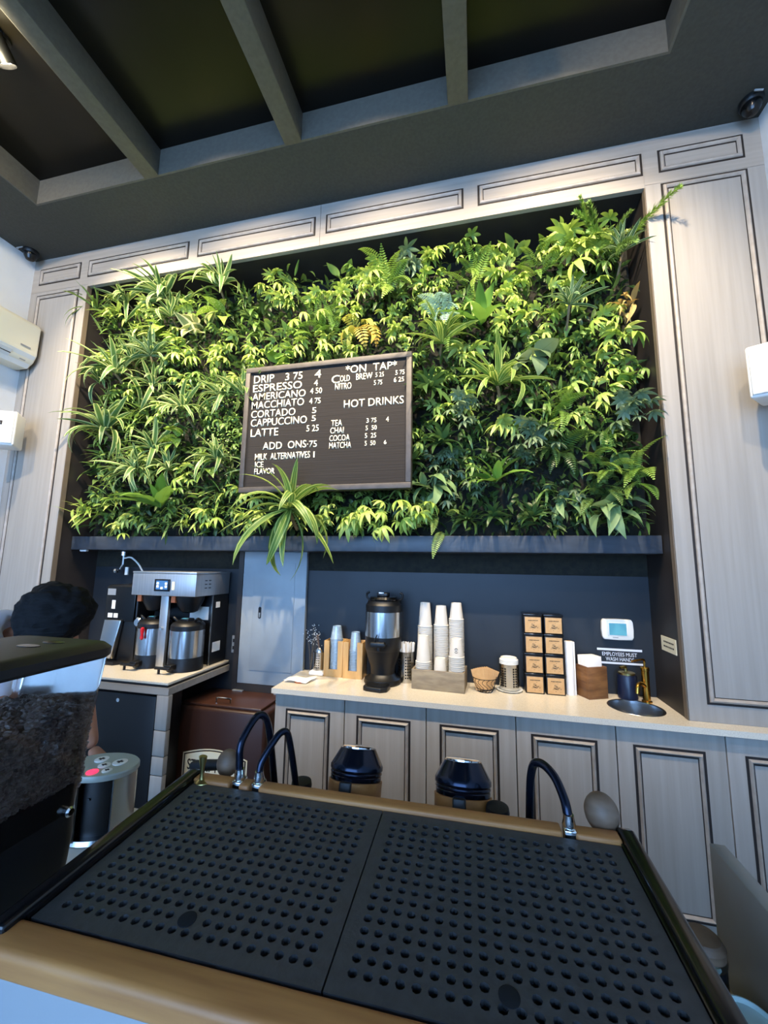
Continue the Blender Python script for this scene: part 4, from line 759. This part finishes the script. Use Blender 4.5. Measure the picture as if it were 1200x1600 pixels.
for sy in (-1, 1):
    MB().rings([[hm @ Vector((0.012 + p.x, sy * 0.079 + p.y, -0.012 + p.z)) for p in r] for r in ell(0.018, 0.024, 0.03, 8, 12)]).build('ear', 'skin', pr, smooth=True)
    MB().rings([[hm @ Vector((0.082 + p.x, sy * 0.03 + p.y, 0.0 + p.z)) for p in r] for r in ell(0.012, 0.014, 0.008, 6, 10)]).build('eye', 'ink', pr, smooth=True)
MB().box(0.086, 0.094, -0.022, 0.022, -0.068, -0.06, hm).build('mouth', 'red', pr, bevel=0.002)

# ------------------------------------------------------------------ living wall: leaf materials
def leafmat(name, a, b, stripe=None, mode=None, rough=0.42, transl=0.28, swid=(0.0, 0.3)):
    m = bpy.data.materials.new(name); m.use_nodes = True; nt = m.node_tree; P_ = nt.nodes['Principled BSDF']; out = nt.nodes['Material Output']
    oi = nt.nodes.new('ShaderNodeObjectInfo'); mx = nt.nodes.new('ShaderNodeMix'); mx.data_type = 'RGBA'
    mx.inputs[6].default_value = lin(a); mx.inputs[7].default_value = lin(b); nt.links.new(oi.outputs['Random'], mx.inputs[0]); cur = mx.outputs[2]
    uv = nt.nodes.new('ShaderNodeUVMap'); sp = nt.nodes.new('ShaderNodeSeparateXYZ'); nt.links.new(uv.outputs[0], sp.inputs[0])
    def mth(op, x, y=None, cl=False):
        n = nt.nodes.new('ShaderNodeMath'); n.operation = op; n.use_clamp = cl
        for i, q in enumerate((x, y)):
            if q is None: continue
            if isinstance(q, (int, float)): n.inputs[i].default_value = q
            else: nt.links.new(q, n.inputs[i])
        return n.outputs[0]
    d = mth('ABSOLUTE', mth('SUBTRACT', sp.outputs[0], 0.5))      # 0 at the midrib, 0.5 at the margin
    if stripe:
        s2 = nt.nodes.new('ShaderNodeMix'); s2.data_type = 'RGBA'; nt.links.new(cur, s2.inputs[6]); s2.inputs[7].default_value = lin(stripe)
        if mode == 'margin': f = mth('MULTIPLY', mth('SUBTRACT', d, 0.27), 14.0, True)
        elif mode == 'centre': f = mth('MULTIPLY', mth('SUBTRACT', 0.14, d), 12.0, True)
        elif mode == 'lines':
            w1 = mth('MULTIPLY', mth('SUBTRACT', 0.06, mth('ABSOLUTE', mth('SUBTRACT', d, 0.36))), 40.0, True); w2 = mth('MULTIPLY', mth('SUBTRACT', 0.035, d), 60.0, True); f = mth('ADD', w1, w2, True)
        elif mode == 'spots':
            vo = nt.nodes.new('ShaderNodeTexVoronoi'); vo.inputs['Scale'].default_value = 9.0; nt.links.new(uv.outputs[0], vo.inputs['Vector']); f = mth('MULTIPLY', mth('SUBTRACT', 0.30, vo.outputs['Distance']), 12.0, True)
        nt.links.new(f, s2.inputs[0]); cur = s2.outputs[2]
    rib = nt.nodes.new('ShaderNodeMix'); rib.data_type = 'RGBA'; rib.blend_type = 'MULTIPLY'; nt.links.new(cur, rib.inputs[6]); rib.inputs[7].default_value = (0.82, 0.86, 0.7, 1)
    nt.links.new(mth('MULTIPLY', mth('SUBTRACT', 0.03, d), 40.0, True), rib.inputs[0]); cur = rib.outputs[2]
    nt.links.new(cur, P_.inputs['Base Color']); P_.inputs['Roughness'].default_value = rough; P_.inputs['Specular IOR Level'].default_value = 0.4
    tb = nt.nodes.new('ShaderNodeBsdfTranslucent'); nt.links.new(cur, tb.inputs[0]); ms = nt.nodes.new('ShaderNodeMixShader'); ms.inputs[0].default_value = transl
    nt.links.new(P_.outputs[0], ms.inputs[1]); nt.links.new(tb.outputs[0], ms.inputs[2]); nt.links.new(ms.outputs[0], out.inputs[0]); M[name] = m
leafmat('lf_lime', '#8dab4a', '#bfcf74'); leafmat('lf_mid', '#5a7b38', '#8fa95a'); leafmat('lf_dark', '#344f2a', '#4d6c3a', rough=0.35)
leafmat('lf_drac', '#476a3a', '#5f8248', '#b9c584', 'margin'); leafmat('lf_dracw', '#2f5734', '#406b40', '#c3cfa4', 'lines'); leafmat('lf_dracy', '#587a33', '#6a8a3f', '#c3cb78', 'lines')
leafmat('lf_nest', '#567c34', '#6d9440', rough=0.28); leafmat('lf_beg', '#6f8f2e', '#7fa03c', '#dfe0b0', 'spots'); leafmat('lf_rub', '#6a7a4a', '#75865a', '#d3cf9a', 'margin')
leafmat('lf_blue', '#7fa39a', '#9fbfb2', rough=0.6); leafmat('lf_grey', '#5d7450', '#74896a', rough=0.5); leafmat('lf_fern', '#5f8636', '#90ac50'); leafmat('lf_pale', '#6c8a58', '#86a070', rough=0.45)
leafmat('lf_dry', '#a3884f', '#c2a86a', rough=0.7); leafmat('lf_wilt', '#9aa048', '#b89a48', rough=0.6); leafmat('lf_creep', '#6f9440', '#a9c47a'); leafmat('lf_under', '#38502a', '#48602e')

# leaf shapes: every leaf grows along +y from its base, bends down in -z, is wide in x
class LB:
    def __init__(s): s.v = []; s.f = []; s.uv = []
    def leaf(s, L, Wd, droop=0.6, fold=0.25, n=6, shape='lance', mtx=None, rise=0.0, twist=0.0, wave=0.0):
        y = z = 0.0; base = len(s.v); mtx = mtx or Matrix.Identity(4)
        for i in range(n + 1):
            t_ = i / n
            if shape == 'strap': wd = min(1.0, 0.35 + 2.2 * t_) * (1 - t_ ** 3.2) ** 0.75
            elif shape == 'ovate': wd = math.sin(math.pi * min(1, t_ ** 0.72 + 0.02)) ** 0.8
            elif shape == 'oblong': wd = min(1, 0.2 + 4 * t_) * (1 - t_ ** 5) ** 0.7
            else: wd = math.sin(math.pi * (0.04 + 0.96 * t_) ** 0.8) ** 0.9
            wd = max(wd, 0.02) * Wd / 2
            if i: a = rise - droop * (t_ ** 1.25); y += math.cos(a) * L / n; z += math.sin(a) * L / n
            tw = twist * t_; wz = wave * Wd * math.sin(t_ * 17)
            for u, sx in ((0.0, -1), (0.5, 0), (1.0, 1)):
                p = Vector((sx * wd * math.cos(tw), y, z + (fold * wd if sx else 0) + sx * wd * math.sin(tw) + (wz if sx else 0))); s.v.append(tuple(mtx @ p)); s.uv.append((u, t_ * L / max(Wd, 1e-4)))
        for i in range(n):
            for k in (0, 1):
                q = base + i * 3 + k; s.f.append((q, q + 1, q + 4, q + 3))
        return s
    def stem(s, pts, r, seg=4):
        b = MB(); b.tube(pts, r, seg, False); n = len(s.v); s.v += b.v; s.uv += [(0.5, 0.1)] * len(b.v); s.f += [tuple(i + n for i in f) for f in b.f]; return s
    def mesh(s, name, *mats, matidx=None):
        me = bpy.data.meshes.new(name); me.from_pydata(s.v, [], s.f); ul = me.uv_layers.new(name='UVMap')
        li = np.empty(len(me.loops), dtype=np.int32); me.loops.foreach_get('vertex_index', li); ul.data.foreach_set('uv', np.array(s.uv, dtype=np.float32)[li].ravel())
        for m in mats: me.materials.append(M[m])
        me.polygons.foreach_set('use_smooth', [True] * len(me.polygons)); return me
def aim(d, roll=0.0, upv=(0, 0, 1)):
    d = Vector(d).normalized(); u = Vector(upv); n = u - u.dot(d) * d
    if n.length < 1e-3: n = Vector((0, -1, 0)) - Vector((0, -1, 0)).dot(d) * d
    n.normalize(); x = d.cross(n); m = Matrix((x, d, n)).transposed(); return m @ Matrix.Rotation(roll, 3, 'Y')
def palmate(L, Wd, k, pet, m, droop=0.7, spread=2.0):
    b = LB(); pts = [(0, 0, 0), (0, pet * 0.5, pet * 0.1), (0, pet, pet * 0.02)]; b.stem(pts, 0.0016)
    for i in range(k):
        a = (i - (k - 1) / 2) / max(1, (k - 1) / 2) * spread; ll = L * (1 - 0.28 * abs(i - (k - 1) / 2) / ((k - 1) / 2))
        mt = Matrix.Translation(pts[-1]) @ (Matrix.Rotation(a, 4, 'Z')) @ Matrix.Rotation(-0.25, 4, 'X'); b.leaf(ll, Wd, droop, 0.3, 5, 'lance', mt)
    return b.mesh('compound_leaf', m)
def frond(L, Wd, pairs, m, droop=1.0, pl=0.2, tip=0.3):
    b = LB(); y = z = 0.0; pts = [(0, 0, 0)]
    for i in range(pairs + 2):
        t_ = (i + 1) / (pairs + 2); a = 0.5 - droop * t_ ** 1.2; y += math.cos(a) * L / (pairs + 2); z += math.sin(a) * L / (pairs + 2); pts.append((0, y, z))
        if i < 1: continue
        w_ = Wd * math.sin(math.pi * (0.12 + 0.86 * t_) ** 0.75) ** 0.8
        for sx in (-1, 1):
            mt = Matrix.Translation((0, y, z)) @ Matrix.Rotation(a * 0.9, 4, 'X') @ Matrix.Rotation(-sx * R(72), 4, 'Z'); b.leaf(max(0.006, w_), L / pairs * 0.6, 0.35, 0.15, 3, 'oblong', mt)
    b.stem(pts, 0.0012, 3); return b.mesh('frond', m)
def feather(L, m):
    b = LB(); r_ = random.Random(9); pts = [(0, 0, 0)]; y = z = 0
    for i in range(26):
        a = 0.5 - 0.9 * (i / 26) ** 1.5; y += math.cos(a) * L / 26; z += math.sin(a) * L / 26; pts.append((0, y, z))
        for k in range(11):
            mt = Matrix.Translation((0, y, z)) @ Matrix.Rotation(r_.uniform(0, 6.28), 4, 'Y') @ Matrix.Rotation(r_.uniform(0.5, 1.1), 4, 'X'); b.leaf(0.048 * (1 - 0.5 * i / 26), 0.0055, 0.1, 0.1, 2, 'lance', mt)
    b.stem(pts, 0.0016, 4); return b.mesh('feather_branch', m)
def tuft(n, rad, l0, m, seed):
    b = LB(); r_ = random.Random(seed)
    for k in range(n):
        a, rr = r_.uniform(0, 6.28), rad * math.sqrt(r_.random()); p = Vector((rr * math.cos(a), -abs(r_.gauss(0.05, 0.03)) * (1 - rr / rad * 0.6), rr * math.sin(a)))
        d = Vector((r_.gauss(0, .7), -1, r_.gauss(-.1, .6))); mt = Matrix.Translation(p) @ aim(d, r_.uniform(-1, 1)).to_4x4(); b.leaf(l0 * r_.uniform(.6, 1.2), l0 * 0.75, 0.4, 0.2, 3, 'ovate', mt)
    return b.mesh('foliage', m)
def leafset(L, Wd, m, shape, droops, fold=0.25, n=7, **k): return [LB().leaf(L, Wd, d, fold, n, shape, None, **k).mesh('leaf', m) for d in droops]
SP = {
 'dv': (leafset(0.33, 0.043, 'lf_drac', 'strap', (0.6, 1.2, 1.9, 2.5), 0.35, 9, rise=0.35, twist=0.3), 24), 'dw': (leafset(0.24, 0.034, 'lf_dracw', 'strap', (0.6, 1.1, 1.8), 0.35, 8, rise=0.3), 17), 'dy': (leafset(0.34, 0.046, 'lf_dracy', 'strap', (0.6, 1.2, 1.9, 2.4), 0.35, 9, rise=0.3, twist=0.25), 22),
 'nest': (leafset(0.30, 0.085, 'lf_nest', 'ovate', (0.5, 0.9, 1.4), 0.3, 8, rise=0.3, wave=0.05), 8), 'beg': (leafset(0.16, 0.062, 'lf_beg', 'ovate', (0.8, 1.5), 0.2, 7), 6), 'rub': (leafset(0.17, 0.075, 'lf_rub', 'ovate', (0.5, 0.9), 0.2, 7), 7),
 'cal': (leafset(0.15, 0.085, 'lf_beg', 'ovate', (0.7, 1.3), 0.2, 7), 6), 'bam': (leafset(0.17, 0.02, 'lf_lime', 'lance', (0.3, 0.7, 1.1), 0.3, 6), 26), 'grass': (leafset(0.26, 0.016, 'lf_mid', 'strap', (0.5, 1.0, 1.4), 0.3, 7, rise=0.2), 22),
 'creep': ([tuft(130, 0.15, 0.019, 'lf_creep', 1), tuft(130, 0.15, 0.019, 'lf_creep', 2)], 1), 'blue': ([frond(0.2, 0.05, 11, 'lf_blue', 1.2), frond(0.17, 0.05, 9, 'lf_blue', 1.7)], 9), 'wilt': ([frond(0.26, 0.06, 10, 'lf_wilt', 2.6), LB().leaf(0.2, 0.05, 2.2, 0.3, 7, 'lance').mesh('leaf', 'lf_wilt')], 9),
 'fern': ([frond(0.30, 0.045, 18, 'lf_fern', 1.0), frond(0.26, 0.042, 16, 'lf_fern', 1.7)], 11), 'fernd': ([frond(0.28, 0.045, 17, 'lf_mid', 1.3), frond(0.24, 0.042, 15, 'lf_dark', 1.8)], 11), 'greyp': ([palmate(0.1, 0.024, 6, 0.08, 'lf_grey', 0.6, 2.4), palmate(0.09, 0.022, 7, 0.06, 'lf_grey', 0.9, 2.6)], 9),
 'asp': ([feather(0.30, 'lf_fern'), feather(0.24, 'lf_mid')], 9), 'lime': ([palmate(0.125, 0.028, 6, 0.09, 'lf_lime', 1.0, 1.9), palmate(0.115, 0.026, 5, 0.07, 'lf_lime', 1.4, 1.7), palmate(0.10, 0.024, 7, 0.06, 'lf_lime', 0.8, 2.2)], 10),
 'eleph': (leafset(0.19, 0.13, 'lf_grey', 'ovate', (0.9, 1.5), 0.15, 7), 5), 'rosette': (leafset(0.16, 0.034, 'lf_dark', 'lance', (0.5, 0.9, 1.4), 0.35, 6), 22), 'sch': ([palmate(0.075, 0.02, 7, 0.08, 'lf_grey', 0.7, 2.5), palmate(0.07, 0.019, 8, 0.06, 'lf_grey', 0.5, 2.8)], 15),
 'pale': (leafset(0.19, 0.06, 'lf_pale', 'ovate', (0.7, 1.3, 1.8), 0.3, 7, wave=0.05), 10), 'dry': (leafset(0.13, 0.03, 'lf_dry', 'lance', (0.8, 1.6), 0.4, 6, twist=0.8), 12), 'round': (leafset(0.085, 0.08, 'lf_fern', 'ovate', (0.5, 0.9), 0.12, 6), 11),
 'green': ([palmate(0.105, 0.026, 5, 0.08, 'lf_mid', 0.9, 1.8), palmate(0.095, 0.024, 6, 0.06, 'lf_mid', 1.3, 2.0)], 11), 'narrow': (leafset(0.15, 0.022, 'lf_mid', 'lance', (0.4, 0.8, 1.3), 0.3, 6), 22), 'ovate': (leafset(0.13, 0.05, 'lf_mid', 'ovate', (0.6, 1.1, 1.5), 0.25, 6), 12), 'dovate': (leafset(0.14, 0.05, 'lf_dark', 'ovate', (0.6, 1.1, 1.6), 0.25, 6), 12),
}
PN = {'dv': 'striped_dracaena', 'dw': 'white_striped_dracaena', 'dy': 'yellow_striped_dracaena', 'nest': 'birds_nest_fern', 'beg': 'spotted_begonia', 'rub': 'rubber_plant', 'cal': 'caladium', 'bam': 'bamboo_leaf_plant', 'grass': 'spider_plant', 'creep': 'creeping_fig', 'blue': 'blue_fern', 'wilt': 'wilting_plant', 'fern': 'sword_fern', 'fernd': 'dark_fern', 'greyp': 'grey_umbrella_plant', 'asp': 'asparagus_fern', 'lime': 'umbrella_plant', 'eleph': 'elephant_ear', 'rosette': 'rosette_plant', 'sch': 'dwarf_umbrella_tree', 'pale': 'broadleaf_plant', 'dry': 'dried_plant', 'round': 'round_leaf_plant', 'green': 'ivy_plant', 'narrow': 'narrow_leaf_plant', 'ovate': 'philodendron', 'dovate': 'dark_philodendron'}
UPR = {'dv', 'dw', 'dy', 'grass', 'nest', 'rosette'}
prn = random.Random(21)
def plant(sp, x, z, label, group, y=0.20, size=1.0, frac=1.0, hang=0.0):
    t = thing(PN[sp], label, 'plant', (x, y, z), 0, group); meshes, n = SP[sp]; n = max(1, int(round(n * frac)))
    if sp in ('creep',):
        o = bpy.data.objects.new('foliage', prn.choice(meshes)); col.objects.link(o); o.parent = t; o.scale = (size,) * 3; o['kind'] = 'stuff'; return t
    stem_up = {'dv': 0.035, 'dw': 0.10, 'dy': 0.04}.get(sp, 0.0) * size
    crown = Vector((prn.uniform(-.02, .02), -0.09 - stem_up * 0.3, stem_up)) if sp in UPR else Vector((0, -0.03, 0))
    if stem_up:
        LB_ = MB().tube(spline([(0, 0.03, -0.06), (0, -0.05, 0.0), crown], 4), 0.009 * size, 8).build('stem', 'stem_brown', t, smooth=True)
    for k in range(n):
        u = (k + prn.random()) / n; a = 2.39996 * k + prn.uniform(-.3, .3)
        if sp in UPR:
            el = R(78) * (1 - u) + R(-15) * u - hang * u; d = Vector((math.cos(a) * math.cos(el), math.sin(a) * math.cos(el) * 0.8 - 0.35, math.sin(el)))
        else:
            rad = 0.25 + 1.1 * math.sqrt(u); d = Vector((math.cos(a) * rad, -0.9, math.sin(a) * rad * 0.8 + 0.15 - hang))
        if d.y > 0.15: d.y = -d.y * 0.5
        Lr = {'dv': .3, 'dw': .24, 'dy': .34, 'nest': .28, 'bam': .17, 'grass': .26, 'fern': .36, 'fernd': .3}.get(sp, .18) * size
        d.normalize()
        ty = y + crown.y + d.y * Lr
        if ty > -0.03:
            if not (XLR + 0.03 < x + d.x * Lr < XRR - 0.03): d.x *= -0.8
        elif x + d.x * Lr > XRR + 0.05 and sp != 'asp': d.x *= -0.6
        if ty > -0.03:
            if z + crown.z + d.z * Lr > ZRT - 0.03: d.z *= 0.3; d.y -= 0.5
        d.normalize(); base = crown + (Vector() if sp in UPR else Vector((prn.gauss(0, .035), prn.uniform(-.05, .01), prn.gauss(0, .035))))
        o = bpy.data.objects.new('leaf' if sp not in ('fern', 'fernd', 'blue') else 'frond', prn.choice(meshes)); col.objects.link(o); o.parent = t
        s_ = size * prn.uniform(0.75, 1.15) * (0.8 + 0.3 * u if sp in UPR else 1); o.matrix_local = Matrix.Translation(base) @ aim(d, prn.uniform(-.5, .5)).to_4x4() @ Matrix.Scale(s_, 4)
    return t
HERO = [
 ('dv', -2.33, 3.66, 'striped dracaena at the top left, right of the corner bamboo-leaf plant', 1.0), ('dv', -1.86, 3.68, 'striped dracaena at the top, directly above the yellow spotted begonia', 0.95), ('dv', -2.72, 3.06, 'large lime-edged dracaena arching over the upper left frame', 1.15),
 ('dw', -2.41, 3.10, 'white-striped dracaena on a bare stem in the left half', 1.0), ('dv', -2.76, 2.60, 'arching striped dracaena at the left edge, halfway up the wall', 1.1), ('dv', -2.08, 2.72, 'small striped dracaena left of the menu board lettering', 0.8), ('dv', -1.75, 2.33, 'striped dracaena beside the lower left corner of the menu board', 0.75), ('dv', -2.45, 2.27, 'low striped dracaena above the glossy bird\'s nest fern', 0.8),
 ('nest', -2.22, 2.03, 'glossy bird\'s nest fern at lower left above the ledge', 1.05), ('beg', -1.85, 3.54, 'yellow-green spotted begonia with two long hanging leaves at upper left', 1.25), ('beg', -2.40, 3.43, 'pale spotted begonia between two dracaenas at upper left', 1.1), ('rub', -2.04, 3.42, 'cream-edged rubber plant at upper left', 1.1), ('cal', -2.14, 2.58, 'pale veined caladium left of the menu board', 1.0), ('beg', -1.88, 2.30, 'spotted begonia with upright oval leaves near the lower left board corner', 1.0),
 ('bam', -2.93, 2.03, 'bamboo-leaf plant spilling over the lower left frame edge', 1.1), ('grass', -3.00, 3.70, 'grassy spider plant in the top left corner crossing the frame', 1.0), ('bam', -2.82, 3.66, 'bright bamboo-leaf plant next to the top left corner', 1.0),
 ('creep', -1.68, 2.78, 'pale creeping fig with tiny leaves at the left edge of the menu board', 1.0), ('creep', -1.72, 2.50, 'pale creeping fig with tiny leaves below the first, by the board edge', 0.9),
 ('dw', 0.57, 3.12, 'white-striped dracaena standing on a bare stem at upper right', 0.85), ('dy', 0.16, 2.70, 'yellow-striped dracaena right of the menu board', 1.0), ('blue', -0.19, 3.23, 'pale blue-green fern above the right corner of the menu board', 1.0), ('dy', -0.20, 3.02, 'yellow-striped hanging dracaena by the board\'s upper right corner', 0.85),
 ('wilt', -0.76, 3.24, 'yellowing wilted plant just above the menu board', 1.0), ('fern', -0.55, 3.55, 'upright sword fern near the top centre', 1.0), ('greyp', -0.40, 3.66, 'grey-green umbrella plant at the top, right of centre', 1.0), ('asp', 0.84, 3.56, 'feathery asparagus fern in the top right corner crossing the frame', 1.15), ('lime', 0.64, 3.55, 'big lime umbrella plant near the top right', 1.25), ('dw', 0.87, 3.42, 'white-edged dracaena by the right side below the asparagus fern', 0.8),
 ('nest', 0.06, 3.16, 'upright bird\'s nest fern beside the blue-green fern', 0.95), ('eleph', 0.33, 2.88, 'grey elephant-ear plant with broad drooping leaves at right', 1.0), ('rosette', -0.26, 2.76, 'dark green rosette plant overlapping the right edge of the menu board', 1.25), ('rosette', -0.18, 2.40, 'dark rosette plant right of the board\'s lower half', 1.15),
 ('sch', 0.33, 2.42, 'large grey-green dwarf umbrella tree at lower right', 1.2), ('sch', 0.84, 2.50, 'grey-green dwarf umbrella tree near the right edge', 1.1), ('sch', -0.06, 2.58, 'dwarf umbrella tree just right of the menu board', 1.0), ('fern', 0.52, 2.52, 'light sword fern with hanging fronds at right', 0.9), ('fernd', 0.50, 2.33, 'deep green fern below the light sword fern', 1.0), ('fern', 0.73, 2.21, 'bushy fern near the lower right corner', 0.9), ('fern', 0.89, 2.16, 'arching fern against the right side of the recess', 0.95),
 ('pale', 0.75, 1.99, 'pale broadleaf rosette at the lower right above the ledge', 1.1), ('nest', 0.13, 2.14, 'drooping bird\'s nest fern at the lower middle right', 0.95), ('pale', -0.27, 2.13, 'drooping pale broadleaf plant under the board\'s right corner', 1.0), ('dry', 0.90, 3.20, 'dried blond plant on the upper right side', 1.0), ('round', 0.86, 2.70, 'round-leaved plant at the right edge', 1.0), ('round', -1.32, 3.09, 'round-leaved plant just above the left end of the menu board', 1.2),
]
for sp, x, z, lab, sz in HERO: plant(sp, x, z, lab, 'distinct plants in the living wall', 0.16 if sp not in ('creep', 'sch', 'blue', 'eleph') else 0.08, sz)
plant('dy', -1.13, 1.93, 'big yellow-striped dracaena hanging over the ledge below the menu board', 'distinct plants in the living wall', 0.03, 1.25, 1.2, 0.9)
for i, (x, lab) in enumerate(((-1.45, 'leftmost lime umbrella plant hanging over the ledge'), (-0.90, 'lime umbrella plant hanging over the ledge right of the big dracaena'), (-0.72, 'third lime umbrella plant hanging over the ledge'), (-0.54, 'fourth lime umbrella plant hanging over the ledge'), (-0.37, 'rightmost lime umbrella plant hanging over the ledge'))):
    plant('lime', x, 1.97, lab, 'lime umbrella plants hanging over the ledge', 0.10, 0.95, 0.9, 0.55)
# filler plants between them, by zone
zones = [('top', lambda x, z: z > 3.05 and x > -1.3, ['lime', 'lime', 'lime', 'lime', 'green', 'fern', 'ovate'], 'bright plant in the upper right part of the living wall'),
         ('left', lambda x, z: x < -1.55 and z > 2.15, ['narrow', 'narrow', 'green', 'ovate', 'lime', 'dv', 'bam'], 'green plant in the left part of the living wall'),
         ('low', lambda x, z: z <= 2.15 and x < -0.3, ['green', 'lime', 'narrow', 'ovate', 'bam'], 'green plant low in the living wall above the ledge'),
         ('right', lambda x, z: z > 2.45, ['green', 'lime', 'ovate', 'green', 'lime', 'narrow'], 'green plant right of the menu board'),
         ('dark', lambda x, z: True, ['dovate', 'fernd', 'rosette', 'narrow', 'green', 'pale', 'sch'], 'dark green plant at the lower right of the living wall')]
ADJ = {'lime': 'lime umbrella-leaf', 'green': 'mid-green hand-leaved', 'fern': 'sword fern', 'ovate': 'oval-leaved', 'narrow': 'narrow-leaved', 'dv': 'striped strap-leaved', 'bam': 'lime bamboo-leaved', 'dovate': 'dark oval-leaved', 'fernd': 'dark fern', 'rosette': 'dark rosette', 'pale': 'pale broad-leaved', 'sch': 'small umbrella-leaved'}
ZL = {'top': 'filler plant in the upper right of the living wall', 'left': 'filler plant in the left part of the living wall', 'low': 'filler plant low on the living wall, just above the ledge', 'right': 'filler plant right of the menu board', 'dark': 'filler plant in the shaded lower right of the living wall'}
SHORT = ['the top left striped dracaena', 'the dracaena above the spotted begonia', 'the lime-edged dracaena by the upper left frame', 'the white-striped dracaena in the left half', 'the arching dracaena at the left edge', 'the small dracaena left of the board',
 'the dracaena at the lower left board corner', 'the low dracaena above the bird\'s nest fern', 'the lower left bird\'s nest fern', 'the yellow-green spotted begonia', 'the pale begonia at upper left', 'the cream-edged rubber plant', 'the veined caladium', 'the begonia near the lower board corner',
 'the bamboo-leaf plant in the lower left corner', 'the spider plant in the top left corner', 'the bright bamboo-leaf plant near the corner', 'the pale creeping fig', 'the lower creeping fig', 'the bare-stemmed dracaena at upper right', 'the yellow-striped dracaena right of the board', 'the blue-green fern', 'the hanging dracaena at the board\'s upper corner',
 'the yellowing wilted plant', 'the sword fern at the top centre', 'the grey umbrella plant at the top', 'the feathery asparagus fern', 'the big lime umbrella plant', 'the white-edged dracaena by the right side', 'the upright bird\'s nest fern', 'the grey elephant-ear plant', 'the dark rosette on the board edge', 'the dark rosette right of the board',
 'the large grey-green umbrella tree', 'the umbrella tree near the right edge', 'the umbrella tree beside the board', 'the light sword fern', 'the deep green fern', 'the bushy lower right fern', 'the arching fern at the right side', 'the pale broadleaf rosette', 'the drooping bird\'s nest fern', 'the drooping pale broadleaf plant', 'the dried blond plant', 'the round-leaved plant at the right edge', 'the round-leaved plant above the board']
ORD = ['', 'farther ', 'farthest ']; seen_lab = {}
def filler_label(sp, x, z, zn):
    k = min(range(len(HERO)), key=lambda i: math.hypot(x - HERO[i][1], z - HERO[i][2])); dx, dz = x - HERO[k][1], z - HERO[k][2]
    a = math.degrees(math.atan2(dz, dx)) % 360; dr = ['right of', 'up and right of', 'above', 'up and left of', 'left of', 'down and left of', 'below', 'down and right of'][int(((a + 22.5) % 360) // 45)]
    l = ADJ[sp] + ' plant ' + dr + ' ' + SHORT[k]
    if l in seen_lab: l = ADJ[sp] + ' plant farther ' + dr + ' ' + SHORT[k]
    seen_lab[l] = 1; return l
nx, nz = 22, 11
for i in range(nx):
    for j in range(nz):
        x = -2.93 + (i + 0.5 * (j % 2)) * 0.18 + prn.uniform(-.05, .05); z = 1.96 + j * 0.174 + prn.uniform(-.05, .05)
        if x > 0.93 or z > 3.74: continue
        if -1.50 < x < -0.40 and 2.14 < z < 2.93: continue                     # behind the menu board
        if min(math.hypot(x - h[1], z - h[2]) for h in HERO) < 0.085: continue
        for zn, test, sps, _ in zones:
            if test(x, z): break
        sp = prn.choice(sps); plant(sp, x, z, filler_label(sp, x, z, zn), ADJ[sp] + ' plants, ' + zn + ' zone', 0.2, prn.uniform(0.68, 1.0), 0.85)
# dense understory nobody could count
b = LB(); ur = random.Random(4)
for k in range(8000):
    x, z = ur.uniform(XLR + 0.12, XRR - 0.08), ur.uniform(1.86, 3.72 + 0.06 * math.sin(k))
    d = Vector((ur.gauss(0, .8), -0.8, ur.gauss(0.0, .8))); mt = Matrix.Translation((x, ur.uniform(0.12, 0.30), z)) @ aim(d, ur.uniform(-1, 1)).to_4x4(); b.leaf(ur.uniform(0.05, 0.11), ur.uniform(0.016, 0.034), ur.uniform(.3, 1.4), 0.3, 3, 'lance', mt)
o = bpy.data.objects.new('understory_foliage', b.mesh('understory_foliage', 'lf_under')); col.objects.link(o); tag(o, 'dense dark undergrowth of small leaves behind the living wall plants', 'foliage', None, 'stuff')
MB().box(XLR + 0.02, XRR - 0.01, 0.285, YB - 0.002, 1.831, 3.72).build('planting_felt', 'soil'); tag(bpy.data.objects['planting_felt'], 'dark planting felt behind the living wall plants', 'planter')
